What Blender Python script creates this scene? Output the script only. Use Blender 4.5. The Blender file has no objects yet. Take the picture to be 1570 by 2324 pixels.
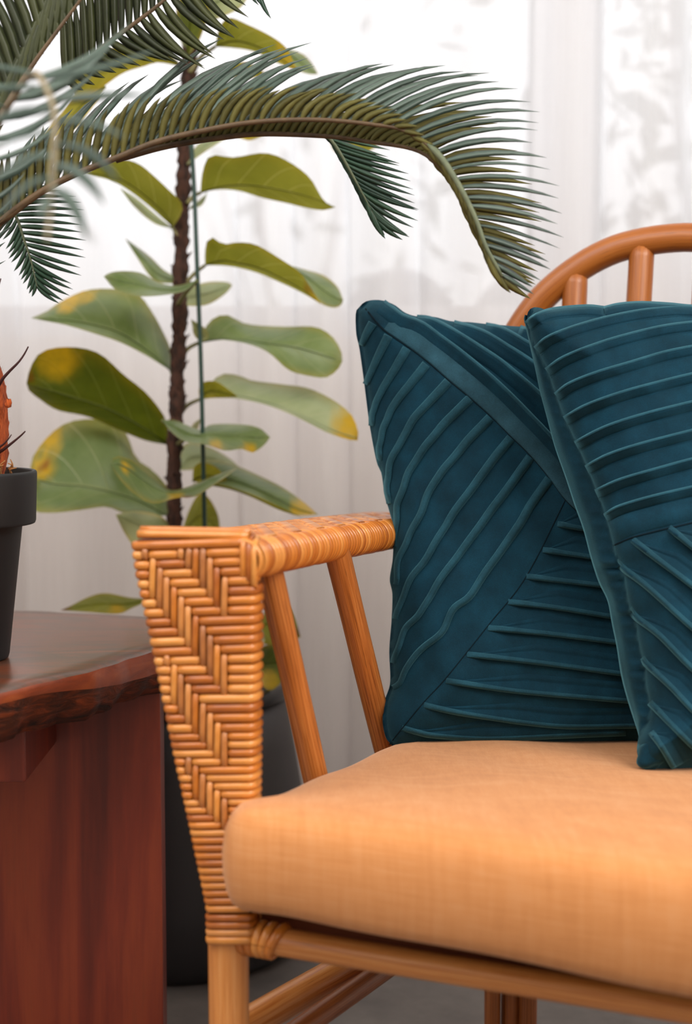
import bpy, math, random
import numpy as np
from mathutils import Vector

random.seed(7)
rng = np.random.default_rng(7)
C = bpy.context.scene.collection
SC = bpy.context.scene

# ------------------------------------------------------------------ camera
IMG_W, IMG_H, FPX = 1570.0, 2324.0, 3600.0
CAM_H, TILT = 0.89, math.radians(5.0)
cam_d = bpy.data.cameras.new('camera')
cam_d.sensor_fit = 'HORIZONTAL'
cam_d.sensor_width = 24.0
cam_d.lens = 24.0 * FPX / IMG_W
cam_d.clip_start = 0.05
cam_d.dof.use_dof = True
cam_d.dof.focus_distance = 1.84
cam_d.dof.aperture_fstop = 2.9
cam_o = bpy.data.objects.new('camera', cam_d)
cam_o.location = (0, 0, CAM_H)
cam_o.rotation_euler = (math.radians(90) - TILT, 0, 0)
C.objects.link(cam_o)
SC.camera = cam_o

# ------------------------------------------------------------------ world (bright overcast day)
w = bpy.data.worlds.new('overcast_sky')
SC.world = w
w.use_nodes = True
w.node_tree.nodes['Background'].inputs['Color'].default_value = (0.95, 0.975, 1.0, 1)
w.node_tree.nodes['Background'].inputs['Strength'].default_value = 1.70

# ------------------------------------------------------------------ added area lights, all unseen (fill and key)
def area(name, loc, target, sx, sy, power, color):
    d = bpy.data.lights.new(name, 'AREA')
    d.shape = 'RECTANGLE'; d.size = sx; d.size_y = sy
    d.energy = power; d.color = color
    o = bpy.data.objects.new(name, d)
    o.location = loc
    v = Vector(target) - Vector(loc)
    o.rotation_euler = v.to_track_quat('-Z', 'Y').to_euler()
    C.objects.link(o)
    return o
area('side_fill_light', (-1.75, 0.5, 1.75), (0.1, 1.75, 0.6), 1.5, 1.5, 8, (1.0, 0.95, 0.89))  # unseen fill added from the left; no window is built there
area('rear_fill_light', (1.1, -1.6, 1.8), (0.1, 1.8, 0.6), 2.0, 1.6, 16, (1.0, 0.94, 0.87))  # unseen fill added behind the camera; that wall has no window
area('right_key_light', (1.35, 0.3, 2.45), (0.15, 1.8, 0.5), 1.6, 1.2, 72, (1.0, 0.96, 0.91))  # added key light from upper right front, no fixture modelled
area('top_left_key_light', (-0.75, 0.95, 2.58), (0.1, 1.8, 0.5), 2.2, 2.0, 62, (1.0, 0.97, 0.93))  # broad key added overhead on the left, not a real ceiling fitting

SC.view_settings.view_transform = 'Standard'
SC.view_settings.look = 'None'
SC.view_settings.gamma = 1.0
SC.view_settings.use_curve_mapping = False
SC.view_settings.exposure = 0.0

# ------------------------------------------------------------------ projection helpers
CT, ST = math.cos(TILT), math.sin(TILT)
CAM = np.array([0, 0, CAM_H])
def ray(x, y):
    x = np.asarray(x, float); y = np.asarray(y, float)
    a = (x - IMG_W / 2) / FPX; b = (IMG_H / 2 - y) / FPX
    return np.stack([a, CT + b * ST, -ST + b * CT], -1)
def P(x, y, D):
    """world point seen at pixel (x, y) whose world Y distance is D"""
    r = ray(x, y)
    return CAM + r * (np.asarray(D, float) / r[..., 1])[..., None]
def hit(x, y, p0, n):
    r = ray(x, y)
    k = np.dot(np.asarray(p0) - CAM, n) / (r @ np.asarray(n))
    return CAM + r * k[..., None]
def to_px(p):
    q = np.asarray(p, float) - CAM
    f = q[..., 1] * CT - q[..., 2] * ST
    u = q[..., 1] * ST + q[..., 2] * CT
    return np.stack([IMG_W / 2 + FPX * q[..., 0] / f, IMG_H / 2 - FPX * u / f], -1)
def resample(pts, n, smooth=True):
    """n points evenly along a polyline (Catmull-Rom smoothed)"""
    p = np.asarray(pts, float)
    if smooth and len(p) > 2:
        q = np.vstack([2 * p[0] - p[1], p, 2 * p[-1] - p[-2]])
        out = []
        t = np.linspace(0, 1, 9)[:-1][:, None]
        for i in range(1, len(q) - 2):
            a, b, c, d = q[i - 1], q[i], q[i + 1], q[i + 2]
            out.append(0.5 * (2 * b + (c - a) * t + (2 * a - 5 * b + 4 * c - d) * t * t + (3 * b - a - 3 * c + d) * t ** 3))
        p = np.vstack(out + [p[-1:]])
    s = np.r_[0, np.cumsum(np.linalg.norm(np.diff(p[:, :2] if p.shape[1] > 3 else p, axis=0), axis=1))]
    u = np.linspace(0, s[-1], n)
    return np.stack([np.interp(u, s, p[:, k]) for k in range(p.shape[1])], 1)
def smoothstep(a, b, x):
    t = np.clip((x - a) / (b - a), 0, 1)
    return t * t * (3 - 2 * t)

# ------------------------------------------------------------------ object helpers
WLOC = {}
def tag(o, label=None, cat=None, group=None, kind=None):
    if label: o['label'] = label
    if cat: o['category'] = cat
    if group: o['group'] = group
    if kind: o['kind'] = kind
    return o
def thing(name, loc, label, cat, group=None):
    o = bpy.data.objects.new(name, None)
    o.empty_display_size = 0.05
    o.location = loc
    C.objects.link(o)
    WLOC[o.name] = np.array(loc, float)
    return tag(o, label, cat, group)
def obj(name, V, F, mat, parent=None, smooth=True, uv=None, mids=None, cols=None, origin=None, kind=None):
    V = np.asarray(V, float)
    org = V.mean(0) if origin is None else np.asarray(origin, float)
    me = bpy.data.meshes.new(name)
    me.from_pydata((V - org).tolist(), [], [tuple(int(i) for i in f) for f in F])
    mats = mat if isinstance(mat, (list, tuple)) else [mat]
    for m in mats: me.materials.append(m)
    n = len(me.polygons)
    if smooth: me.polygons.foreach_set('use_smooth', [True] * n)
    if mids is not None: me.polygons.foreach_set('material_index', [int(i) for i in mids])
    if uv is not None:
        l = me.uv_layers.new(name='UVMap')
        idx = np.empty(len(me.loops), dtype=np.int32)
        me.loops.foreach_get('vertex_index', idx)
        l.data.foreach_set('uv', np.asarray(uv, float)[idx].ravel())
    if cols is not None:
        at = me.color_attributes.new('tint', 'FLOAT_COLOR', 'POINT')
        at.data.foreach_set('color', np.asarray(cols, float).ravel())
    me.update()
    o = bpy.data.objects.new(name, me)
    C.objects.link(o)
    if parent is not None:
        o.parent = parent
        o.location = org - WLOC[parent.name]
    else:
        o.location = org
    WLOC[o.name] = org
    if kind: o['kind'] = kind
    return o
def join(parts):
    """several (V, F, uv) -> one"""
    Vs, Fs, U, k = [], [], [], 0
    for p in parts:
        Vs.append(np.asarray(p[0], float)); Fs += [tuple(i + k for i in f) for f in p[1]]
        U.append(np.asarray(p[2], float) if len(p) > 2 and p[2] is not None else np.zeros((len(p[0]), 2)))
        k += len(p[0])
    return np.vstack(Vs), Fs, np.vstack(U)
def grid_faces(nr, nc, wrap_c=False, k=0):
    F = []
    for i in range(nr - 1):
        for j in range(nc if wrap_c else nc - 1):
            j2 = (j + 1) % nc
            F.append((k + i * nc + j, k + i * nc + j2, k + (i + 1) * nc + j2, k + (i + 1) * nc + j))
    return F
def frames(p, up=None):
    t = np.gradient(p, axis=0)
    t /= np.linalg.norm(t, axis=1)[:, None] + 1e-12
    if up is None:
        up = np.array([0, 0, 1.0]) if abs(t[0][2]) < 0.9 else np.array([0, 1.0, 0])
    a = np.zeros_like(p)
    v = np.asarray(up, float)
    for i in range(len(p)):
        v = v - t[i] * np.dot(v, t[i])
        v /= np.linalg.norm(v) + 1e-12
        a[i] = v
    b = np.cross(t, a)
    return t, a, b
def tube(path, r, sides=12, caps=True, wob=0.0, flat=1.0, up=None):
    """swept round bar; r scalar or per-point; uv = (metres along, turn 0..1)"""
    p = np.asarray(path, float)
    n = len(p)
    r = np.broadcast_to(np.asarray(r, float), (n,)).copy()
    t, a, b = frames(p, up)
    th = np.linspace(0, 2 * math.pi, sides, endpoint=False)
    V = np.zeros((n, sides, 3))
    for i in range(n):
        rr = r[i] * (1 + wob * rng.standard_normal(sides)) if wob else r[i]
        V[i] = p[i] + np.outer(np.cos(th) * rr * flat, a[i]) + np.outer(np.sin(th) * rr, b[i])
    s = np.r_[0, np.cumsum(np.linalg.norm(np.diff(p, axis=0), axis=1))]
    UV = np.stack(np.broadcast_arrays(s[:, None], (np.abs(np.linspace(-1, 1, sides, endpoint=False)))[None, :]), -1).reshape(-1, 2)
    V = V.reshape(-1, 3)
    F = grid_faces(n, sides, True)
    if caps:
        F.append(tuple(range(sides))[::-1])
        F.append(tuple((n - 1) * sides + j for j in range(sides)))
    return V, F, UV
def tub(*a, **k): return tube(*a, **k)[:2]
def rounded_bar(p0, p1, r, sides=16, n=24, wob=0.0, sag=None):
    p = np.linspace(np.asarray(p0, float), np.asarray(p1, float), n)
    rr = np.full(n, r) * (1 + 0.012 * np.sin(np.linspace(0, 9, n) + r * 1000))
    return tube(p, rr, sides, True, wob)
def lathe(profile, cx, cy, n=64):
    pr = np.asarray(profile, float)
    th = np.linspace(0, 2 * math.pi, n, endpoint=False)
    V = np.stack([cx + pr[:, :1] * np.cos(th), cy + pr[:, :1] * np.sin(th), np.repeat(pr[:, 1:2], n, 1)], -1).reshape(-1, 3)
    F = grid_faces(len(pr), n, True)
    F.append(tuple(range(n))[::-1]); F.append(tuple((len(pr) - 1) * n + j for j in range(n)))
    return V, F
def box(x0, x1, y0, y1, z0, z1):
    V = [(x, y, z) for x in (x0, x1) for y in (y0, y1) for z in (z0, z1)]
    F = [(0, 1, 3, 2), (4, 6, 7, 5), (0, 4, 5, 1), (2, 3, 7, 6), (0, 2, 6, 4), (1, 5, 7, 3)]
    return np.array(V, float), F
def bevel(o, wdt, seg=2):
    m = o.modifiers.new('bevel', 'BEVEL'); m.width = wdt; m.segments = seg; m.limit_method = 'ANGLE'
    return o

# ------------------------------------------------------------------ materials
def srgb(r, g, b):
    f = lambda c: (c / 255 / 12.92) if c <= 10 else ((c / 255 + 0.055) / 1.055) ** 2.4
    return (f(r), f(g), f(b), 1.0)
class M:
    def __init__(s, name):
        s.m = bpy.data.materials.new(name); s.m.use_nodes = True
        s.nt = s.m.node_tree; s.b = s.nt.nodes['Principled BSDF']; s.out = s.nt.nodes['Material Output']
    def n(s, t, **kw):
        nd = s.nt.nodes.new(t)
        for k, v in kw.items():
            if hasattr(nd, k) and k not in ('inputs',): setattr(nd, k, v)
        return nd
    def l(s, a, b): s.nt.links.new(a, b)
    def set(s, **kw):
        for k, v in kw.items():
            s.b.inputs[k.replace('_', ' ')].default_value = v
    def math(s, op, a, b=None, clamp=False):
        nd = s.n('ShaderNodeMath', operation=op); nd.use_clamp = clamp
        for i, v in enumerate((a, b)):
            if v is None: continue
            if isinstance(v, (int, float)): nd.inputs[i].default_value = v
            else: s.l(v, nd.inputs[i])
        return nd.outputs[0]
    def coord(s, kind='Object', scale=(1, 1, 1), rot=(0, 0, 0)):
        t = s.n('ShaderNodeTexCoord'); mp = s.n('ShaderNodeMapping')
        mp.inputs['Scale'].default_value = scale; mp.inputs['Rotation'].default_value = rot
        s.l(t.outputs[kind], mp.inputs['Vector'])
        return mp.outputs[0]
    def noise(s, vec, scale, detail=3, rough=0.55, dist=0.0):
        nd = s.n('ShaderNodeTexNoise')
        nd.inputs['Scale'].default_value = scale; nd.inputs['Detail'].default_value = detail
        nd.inputs['Roughness'].default_value = rough; nd.inputs['Distortion'].default_value = dist
        s.l(vec, nd.inputs['Vector'])
        return nd.outputs['Fac']
    def ramp(s, fac, stops):
        nd = s.n('ShaderNodeValToRGB')
        e = nd.color_ramp.elements
        while len(e) < len(stops): e.new(0.5)
        for i, (p, c) in enumerate(stops): e[i].position = p; e[i].color = c
        s.l(fac, nd.inputs['Fac'])
        return nd.outputs['Color']
    def mix(s, fac, a, b, mode='MIX'):
        nd = s.n('ShaderNodeMix', data_type='RGBA', blend_type=mode)
        for k, v in ((0, fac), (6, a), (7, b)):
            if isinstance(v, (int, float)): nd.inputs[k].default_value = v
            elif isinstance(v, tuple): nd.inputs[k].default_value = v
            else: s.l(v, nd.inputs[k])
        return nd.outputs[2]
    def col(s, c): s.l(c, s.b.inputs['Base Color'])
    def bump(s, h, strength=0.3, dist=0.001):
        nd = s.n('ShaderNodeBump'); nd.inputs['Strength'].default_value = strength; nd.inputs['Distance'].default_value = dist
        s.l(h, nd.inputs['Height']); s.l(nd.outputs[0], s.b.inputs['Normal'])
MT = {}
def mk_simple(name, c, rough=0.6, **kw):
    m = M(name); m.set(Base_Color=c, Roughness=rough, **kw); MT[name] = m.m
    return m
def mk_cane(name, dark, mid, light):
    m = M(name)
    inf = m.n('ShaderNodeObjectInfo')
    v = m.coord('Object', (1, 1, 1))
    n1 = m.noise(v, 45, 3, 0.6)
    n2 = m.noise(v, 260, 2, 0.6)
    f = m.math('ADD', m.math('MULTIPLY', inf.outputs['Random'], 0.62), m.math('MULTIPLY', n1, 0.42))
    c = m.ramp(f, [(0.15, dark), (0.5, mid), (0.92, light)])
    spot = m.ramp(m.noise(v, 90, 2, 0.5), [(0.70, (0, 0, 0, 1)), (0.78, (1, 1, 1, 1))])
    c = m.mix(m.math('MULTIPLY', spot, 0.55), c, srgb(92, 40, 12))
    m.col(c)
    m.set(Roughness=0.34, Coat_Weight=0.45, Coat_Roughness=0.2)
    m.bump(n2, 0.25, 0.0006)
    MT[name] = m.m
mk_cane('cane', srgb(160, 82, 24), srgb(206, 122, 40), srgb(226, 154, 76))
mk_cane('cane_pale', srgb(150, 90, 50), srgb(196, 124, 62), srgb(222, 150, 80))
def mk_pole(name, base, dark, light, streak=0.5, rough=0.38):
    m = M(name)
    uv = m.coord('UV', (2.6, 7, 1))
    n1 = m.noise(uv, 3.0, 5, 0.62, 0.25)
    uv2 = m.coord('UV', (9, 46, 1))
    n2 = m.noise(uv2, 1.6, 2, 0.6)
    c = m.ramp(n1, [(0.28, dark), (0.5, base), (0.75, light)])
    fine = m.ramp(n2, [(0.30, (0, 0, 0, 1)), (0.44, (1, 1, 1, 1))])
    c = m.mix(m.math('MULTIPLY', m.math('SUBTRACT', 1.0, fine), streak), c, dark)
    kn = m.ramp(m.noise(m.coord('UV', (9, 14, 1)), 2.0, 1, 0.4), [(0.76, (0, 0, 0, 1)), (0.80, (1, 1, 1, 1))])
    c = m.mix(m.math('MULTIPLY', kn, 0.6), c, srgb(50, 24, 10))
    m.col(c); m.set(Roughness=rough, Coat_Weight=0.3, Coat_Roughness=0.25)
    m.bump(n2, 0.2, 0.0006)
    MT[name] = m.m
mk_pole('pole', srgb(190, 114, 50), srgb(120, 60, 20), srgb(214, 144, 78), 0.75)
mk_pole('hoop_pole', srgb(166, 94, 32), srgb(142, 72, 20), srgb(182, 110, 44), 0.2, 0.45)
mk_pole('rail_pole', srgb(214, 140, 72), srgb(176, 96, 36), srgb(230, 168, 106), 0.25, 0.35)
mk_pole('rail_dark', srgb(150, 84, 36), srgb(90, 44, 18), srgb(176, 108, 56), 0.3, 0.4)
mk_simple('core', srgb(112, 52, 16), 0.7)

def mk_velvet(name, c, sheen):
    m = M(name)
    v = m.coord('Object')
    n1 = m.noise(v, 26, 4, 0.6)
    n2 = m.noise(v, 900, 2, 0.7)
    f = m.math('ADD', m.math('MULTIPLY', n1, 0.6), m.math('MULTIPLY', n2, 0.4))
    d = tuple(x * 0.62 for x in c[:3]) + (1,); l = tuple(min(1, x * 1.55) for x in c[:3]) + (1,)
    m.col(m.ramp(f, [(0.34, d), (0.5, c), (0.68, l)]))
    m.set(Roughness=0.85, Sheen_Weight=sheen, Sheen_Roughness=0.38, Sheen_Tint=srgb(110, 176, 192), Specular_IOR_Level=0.15)
    m.bump(f, 0.45, 0.0016)
    MT[name] = m.m
mk_velvet('velvet', srgb(10, 48, 64), 0.8)
mk_velvet('velvet_lit_ridge', srgb(28, 66, 80), 0.9)  # paler velvet: highlight on raised folds and cords put into the colour
mk_velvet('velvet_band', srgb(38, 72, 86), 0.85)
mk_velvet('velvet_dark', srgb(4, 24, 34), 0.05)

def mk_linen():
    m = M('linen')
    # warp and weft slubs run along and across the seat front
    a = m.noise(m.coord('Object', (4, 4, 900), (0, 0, 0.44)), 1.0, 3, 0.6)
    b = m.noise(m.coord('Object', (900, 60, 4), (0, 0, 0.44)), 1.0, 3, 0.6)
    c = m.noise(m.coord('Object'), 7, 3, 0.5)
    g = m.noise(m.coord('Object', (30, 30, 420), (0, 0, 0.44)), 1.0, 2, 0.6)
    h = m.noise(m.coord('Object', (150, 20, 12), (0, 0, 0.44)), 1.0, 2, 0.6)
    f = m.math('ADD', m.math('MULTIPLY', m.math('ADD', a, b), 0.25), m.math('MULTIPLY', m.math('ADD', g, h), 0.25))
    col = m.ramp(f, [(0.32, srgb(188, 122, 70)), (0.5, srgb(207, 140, 83)), (0.68, srgb(217, 158, 108))])
    col = m.mix(m.math('MULTIPLY', c, 0.25), col, srgb(210, 145, 94))
    m.col(col); m.set(Roughness=0.9, Sheen_Weight=0.35, Sheen_Roughness=0.5, Sheen_Tint=srgb(255, 225, 205), Specular_IOR_Level=0.2)
    m.bump(f, 0.25, 0.0008)
    MT['linen'] = m.m
mk_linen()

def mk_table_top():
    m = M('slab_top')
    v = m.coord('Object', (2.2, 9, 6), (0, 0, 0.35))
    n1 = m.noise(v, 2.0, 5, 0.6, 0.8)
    n2 = m.noise(m.coord('Object', (14, 120, 14), (0, 0, 0.35)), 2.0, 3, 0.6)
    c = m.ramp(n1, [(0.3, srgb(66, 42, 30)), (0.45, srgb(122, 62, 34)), (0.58, srgb(84, 58, 44)), (0.72, srgb(142, 74, 42))])
    c = m.mix(m.math('MULTIPLY', n2, 0.35), c, srgb(46, 26, 18))
    m.col(c); m.set(Roughness=0.3, Coat_Weight=0.35, Coat_Roughness=0.22)
    m.bump(n2, 0.12, 0.0006)
    MT['slab_top'] = m.m
    m = M('slab_edge')
    v = m.coord('Object', (5, 5, 22), (0, 0, 0.35))
    n1 = m.noise(v, 2.2, 5, 0.62, 0.8)
    c = m.ramp(n1, [(0.25, srgb(96, 38, 20)), (0.5, srgb(146, 66, 32)), (0.75, srgb(176, 92, 46))])
    m.col(c); m.set(Roughness=0.4, Coat_Weight=0.2)
    m.bump(n1, 0.3, 0.002)
    MT['slab_edge'] = m.m
    m = M('slab_bark')
    v = m.coord('Object', (9, 9, 40), (0, 0.5, 0.35))
    n1 = m.noise(v, 2.0, 5, 0.62, 1.2)
    c = m.ramp(n1, [(0.35, srgb(30, 20, 16)), (0.5, srgb(84, 38, 20)), (0.68, srgb(134, 60, 28))])
    m.col(c); m.set(Roughness=0.55)
    m.bump(n1, 0.6, 0.004)
    MT['slab_bark'] = m.m
    m = M('mahogany')
    v = m.coord('Object', (16, 16, 1.4))
    n1 = m.noise(v, 1.3, 5, 0.6, 0.4)
    n2 = m.noise(m.coord('Object', (160, 160, 5)), 1.5, 3, 0.6)
    c = m.ramp(n1, [(0.28, srgb(88, 30, 20)), (0.5, srgb(130, 49, 30)), (0.64, srgb(154, 66, 36)), (0.78, srgb(124, 64, 38))])
    c = m.mix(m.math('MULTIPLY', n2, 0.35), c, srgb(70, 24, 16))
    kn = m.ramp(m.noise(m.coord('Object', (9, 9, 7)), 1.6, 2, 0.4), [(0.70, (0, 0, 0, 1)), (0.80, (1, 1, 1, 1))])
    c = m.mix(m.math('MULTIPLY', kn, 0.6), c, srgb(40, 18, 12))
    m.col(c); m.set(Roughness=0.42, Coat_Weight=0.2, Coat_Roughness=0.3)
    m.bump(n2, 0.12, 0.0006)
    MT['mahogany'] = m.m
mk_table_top()
mk_simple('black_plastic', srgb(22, 23, 25), 0.55)
mk_simple('planter_black', srgb(40, 38, 40), 0.45)
mk_simple('planter_rim', srgb(14, 16, 16), 0.35)
mk_simple('stake_green', srgb(14, 54, 44), 0.4)
mk_simple('white_frame', srgb(232, 232, 236), 0.35)
mk_simple('gasket', srgb(40, 40, 44), 0.6)
mk_simple('wall_paint', srgb(226, 214, 205), 0.9)
mk_simple('ceiling_paint', srgb(238, 236, 232), 0.9)
mk_simple('thorn', srgb(62, 30, 30), 0.55)
def mk_rough(name, c0, c1, scale, rough=0.9, bs=0.6, bd=0.004, vs=(1, 1, 1)):
    m = M(name); v = m.coord('Object', vs)
    n1 = m.noise(v, scale, 5, 0.65)
    m.col(m.ramp(n1, [(0.35, c0), (0.65, c1)])); m.set(Roughness=rough)
    m.bump(n1, bs, bd); MT[name] = m.m
mk_rough('floor_concrete', srgb(98, 93, 90), srgb(126, 120, 116), 6, 0.5, 0.1, 0.002)
mk_rough('soil', srgb(34, 24, 18), srgb(78, 54, 36), 160)
mk_rough('coir', srgb(122, 46, 12), srgb(202, 96, 40), 55, 0.95, 0.9, 0.006, (2.5, 2.5, 0.6))
mk_rough('bark', srgb(30, 18, 14), srgb(80, 48, 34), 130, 0.9, 0.8, 0.004, (1, 1, 0.4))
mk_rough('twig', srgb(140, 84, 40), srgb(196, 140, 84), 200, 0.9)
mk_rough('rachis', srgb(66, 50, 32), srgb(104, 82, 56), 40, 0.6, 0.2, 0.001)
mk_rough('rachis_pale', srgb(122, 110, 86), srgb(150, 138, 110), 40, 0.6, 0.2, 0.001)
mk_rough('rachis_green', srgb(84, 96, 74), srgb(112, 120, 92), 40, 0.6, 0.2, 0.001)
mk_rough('shrub_leaf', srgb(30, 44, 26), srgb(62, 78, 46), 5, 0.6)

def mk_leaf(name, c_a, c_b, trans, trans_col, rough, vein, spec=0.5):
    m = M(name)
    v = m.coord('Object')
    n1 = m.noise(v, 16, 3, 0.5)
    c = m.ramp(n1, [(0.32, c_a), (0.68, c_b)])
    uv = m.n('ShaderNodeUVMap'); sp = m.n('ShaderNodeSeparateXYZ'); m.l(uv.outputs[0], sp.inputs[0])
    a = m.math('MULTIPLY', m.math('ABSOLUTE', m.math('SUBTRACT', sp.outputs[1], 0.5)), 2.0)
    f = m.math('FRACT', m.math('MULTIPLY', m.math('SUBTRACT', sp.outputs[0], m.math('MULTIPLY', a, 0.24)), 5.5))
    g = m.math('ABSOLUTE', m.math('SUBTRACT', f, 0.5))
    side = m.math('SUBTRACT', 1.0, m.math('DIVIDE', g, 0.045), True)
    midr = m.math('SUBTRACT', 1.0, m.math('DIVIDE', a, 0.05), True)
    vn = m.math('MAXIMUM', m.math('MULTIPLY', side, 0.8), m.math('MULTIPLY', midr, 0.9))
    c = m.mix(vn, c, vein)
    at = m.n('ShaderNodeAttribute', attribute_name='tint'); s2 = m.n('ShaderNodeSeparateColor'); m.l(at.outputs['Color'], s2.inputs[0])
    ny = m.noise(v, 38, 3, 0.6)
    yel = m.math('MULTIPLY', s2.outputs[0], m.math('ADD', 0.35, m.math('MULTIPLY', ny, 1.1)), True)
    c = m.mix(yel, c, srgb(196, 156, 20))
    brn = m.math('MULTIPLY', s2.outputs[1], m.math('ADD', 0.3, m.math('MULTIPLY', ny, 1.3)), True)
    c = m.mix(brn, c, srgb(120, 44, 12))
    m.col(c); m.set(Roughness=rough, Specular_IOR_Level=spec)
    m.bump(vn, 0.35, 0.0015)
    tr = m.n('ShaderNodeBsdfTranslucent'); m.l(m.mix(0.5, c, trans_col), tr.inputs['Color'])
    mx = m.n('ShaderNodeMixShader'); mx.inputs[0].default_value = trans
    m.l(m.b.outputs[0], mx.inputs[1]); m.l(tr.outputs[0], mx.inputs[2]); m.l(mx.outputs[0], m.out.inputs['Surface'])
    MT[name] = m.m
mk_leaf('leaf_under', srgb(112, 116, 40), srgb(142, 142, 54), 0.52, srgb(182, 182, 56), 0.6, srgb(190, 182, 112), 0.3)
mk_leaf('leaf_dark', srgb(62, 76, 16), srgb(92, 102, 22), 0.35, srgb(120, 132, 10), 0.45, srgb(118, 124, 56))
mk_leaf('leaf_top', srgb(92, 112, 62), srgb(124, 140, 92), 0.24, srgb(140, 160, 50), 0.36, srgb(140, 148, 100))
mk_leaf('leaf_pale', srgb(144, 158, 116), srgb(174, 182, 142), 0.3, srgb(190, 200, 110), 0.45, srgb(176, 180, 140))
def mk_frond(name, a, b, rough, spec):
    m = M(name)
    inf = m.n('ShaderNodeObjectInfo')
    n1 = m.noise(m.coord('Object'), 60, 2, 0.5)
    f = m.math('ADD', m.math('MULTIPLY', inf.outputs['Random'], 0.5), m.math('MULTIPLY', n1, 0.5))
    m.col(m.ramp(f, [(0.25, a), (0.75, b)])); m.set(Roughness=rough, Specular_IOR_Level=spec)
    MT[name] = m.m
mk_frond('frond_top', srgb(54, 72, 64), srgb(82, 100, 90), 0.42, 0.5)
mk_frond('frond_under', srgb(62, 60, 26), srgb(98, 94, 46), 0.6, 0.3)
mk_frond('frond_deep', srgb(36, 44, 24), srgb(62, 68, 34), 0.5, 0.4)
mk_frond('frond_fresh', srgb(22, 52, 40), srgb(46, 78, 58), 0.42, 0.5)

def mk_curtain():
    m = M('sheer_voile')
    nt = m.nt
    # fine woven voile: a steady share of open mesh, the rest thin white thread
    tr = m.n('ShaderNodeBsdfTransparent')
    df = m.n('ShaderNodeBsdfDiffuse'); df.inputs['Color'].default_value = (0.84, 0.81, 0.80, 1)
    tl = m.n('ShaderNodeBsdfTranslucent'); tl.inputs['Color'].default_value = (0.9, 0.9, 0.92, 1)
    m1 = m.n('ShaderNodeMixShader'); m1.inputs[0].default_value = 0.62
    m.l(df.outputs[0], m1.inputs[1]); m.l(tl.outputs[0], m1.inputs[2])
    m2 = m.n('ShaderNodeMixShader')
    n1 = m.noise(m.coord('Object', (260, 1, 6)), 1.0, 2, 0.5)
    f = m.math('ADD', 0.78, m.math('MULTIPLY', n1, 0.14))
    m.l(f, m2.inputs[0])
    m.l(tr.outputs[0], m2.inputs[1]); m.l(m1.outputs[0], m2.inputs[2])
    m.l(m2.outputs[0], m.out.inputs['Surface'])
    MT['sheer_voile'] = m.m
    m = M('window_glass')
    tr = m.n('ShaderNodeBsdfTransparent'); gl = m.n('ShaderNodeBsdfGlossy'); gl.inputs['Roughness'].default_value = 0.02
    mx = m.n('ShaderNodeMixShader'); mx.inputs[0].default_value = 0.05
    m.l(tr.outputs[0], mx.inputs[1]); m.l(gl.outputs[0], mx.inputs[2]); m.l(mx.outputs[0], m.out.inputs['Surface'])
    MT['window_glass'] = m.m
mk_curtain()

# ================================================================== SETTING
XL, XR, YB, YW, ZC = -2.0, 2.4, -2.2, 3.05, 2.65
def struct(name, V, F, mat, parent=None, smooth=False):
    return obj(name, V, F, mat, parent, smooth, kind='structure')
def quad(pts): return np.array(pts, float), [(0, 1, 2, 3)]
struct('floor', *box(XL, XR, YB, YW + 0.12, -0.05, 0.0), MT['floor_concrete'])
struct('ceiling', *box(XL, XR, YB, YW + 0.12, ZC, ZC + 0.05), MT['ceiling_paint'])
struct('wall_left', *box(XL - 0.08, XL, YB, YW + 0.12, 0, ZC), MT['wall_paint'])
struct('wall_right', *box(XR, XR + 0.08, YB, YW + 0.12, 0, ZC), MT['wall_paint'])
struct('wall_front', *box(XL, XR, YB - 0.08, YB, 0, ZC), MT['wall_paint'])
WX0, WX1, WZ0, WZ1 = -1.3, 1.75, 0.96, 2.45
V, F, _ = join([box(XL, WX0, YW, YW + 0.12, 0, ZC), box(WX1, XR, YW, YW + 0.12, 0, ZC),
                box(WX0, WX1, YW, YW + 0.12, 0, WZ0), box(WX0, WX1, YW, YW + 0.12, WZ1, ZC)])
struct('wall_back', V, F, MT['wall_paint'])
struct('baseboard_back', *box(XL, XR, YW - 0.015, YW, 0, 0.09), MT['white_frame'])
# window: outer frame with two sashes that meet behind the curtain
wf = [box(WX0, WX1, YW + 0.0, YW + 0.09, WZ0, WZ0 + 0.03), box(WX0, WX1, YW, YW + 0.09, WZ1 - 0.04, WZ1),
      box(WX0, WX0 + 0.05, YW, YW + 0.09, WZ0 + 0.03, WZ1 - 0.04), box(WX1 - 0.05, WX1, YW, YW + 0.09, WZ0 + 0.03, WZ1 - 0.04)]
V, F, _ = join(wf)
win = struct('window_1', V, F, MT['white_frame'])
MX0, MXM, MX1 = 0.358, 0.418, 0.470
def sash(x0, x1, xa, xb, y, zb, name):
    V, F, _ = join([box(x0, xa, y, y + 0.035, WZ0 + 0.03, WZ1 - 0.04), box(xb, x1, y, y + 0.035, WZ0 + 0.03, WZ1 - 0.04),
                    box(xa, xb, y, y + 0.035, WZ0 + 0.03, zb), box(xa, xb, y, y + 0.035, WZ1 - 0.09, WZ1 - 0.04)])
    s = bevel(obj(name, V, F, MT['white_frame'], win, False), 0.004)
    obj('pane', *box(xa, xb, y + 0.015, y + 0.019, zb, WZ1 - 0.09), MT['window_glass'], s, False)
    V, F, _ = join([box(xa, xa + 0.014, y - 0.001, y + 0.012, zb, WZ1 - 0.09), box(xb - 0.007, xb, y - 0.001, y + 0.012, zb, WZ1 - 0.09)])
    obj('gasket', V, F, MT['gasket'], s, False)
sash(WX0 + 0.05, MXM, WX0 + 0.11, MX0, YW + 0.045, WZ0 + 0.06, 'sash')
sash(MXM - 0.03, WX1 - 0.05, MX1, WX1 - 0.11, YW + 0.005, WZ0 + 0.17, 'sash')

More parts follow.
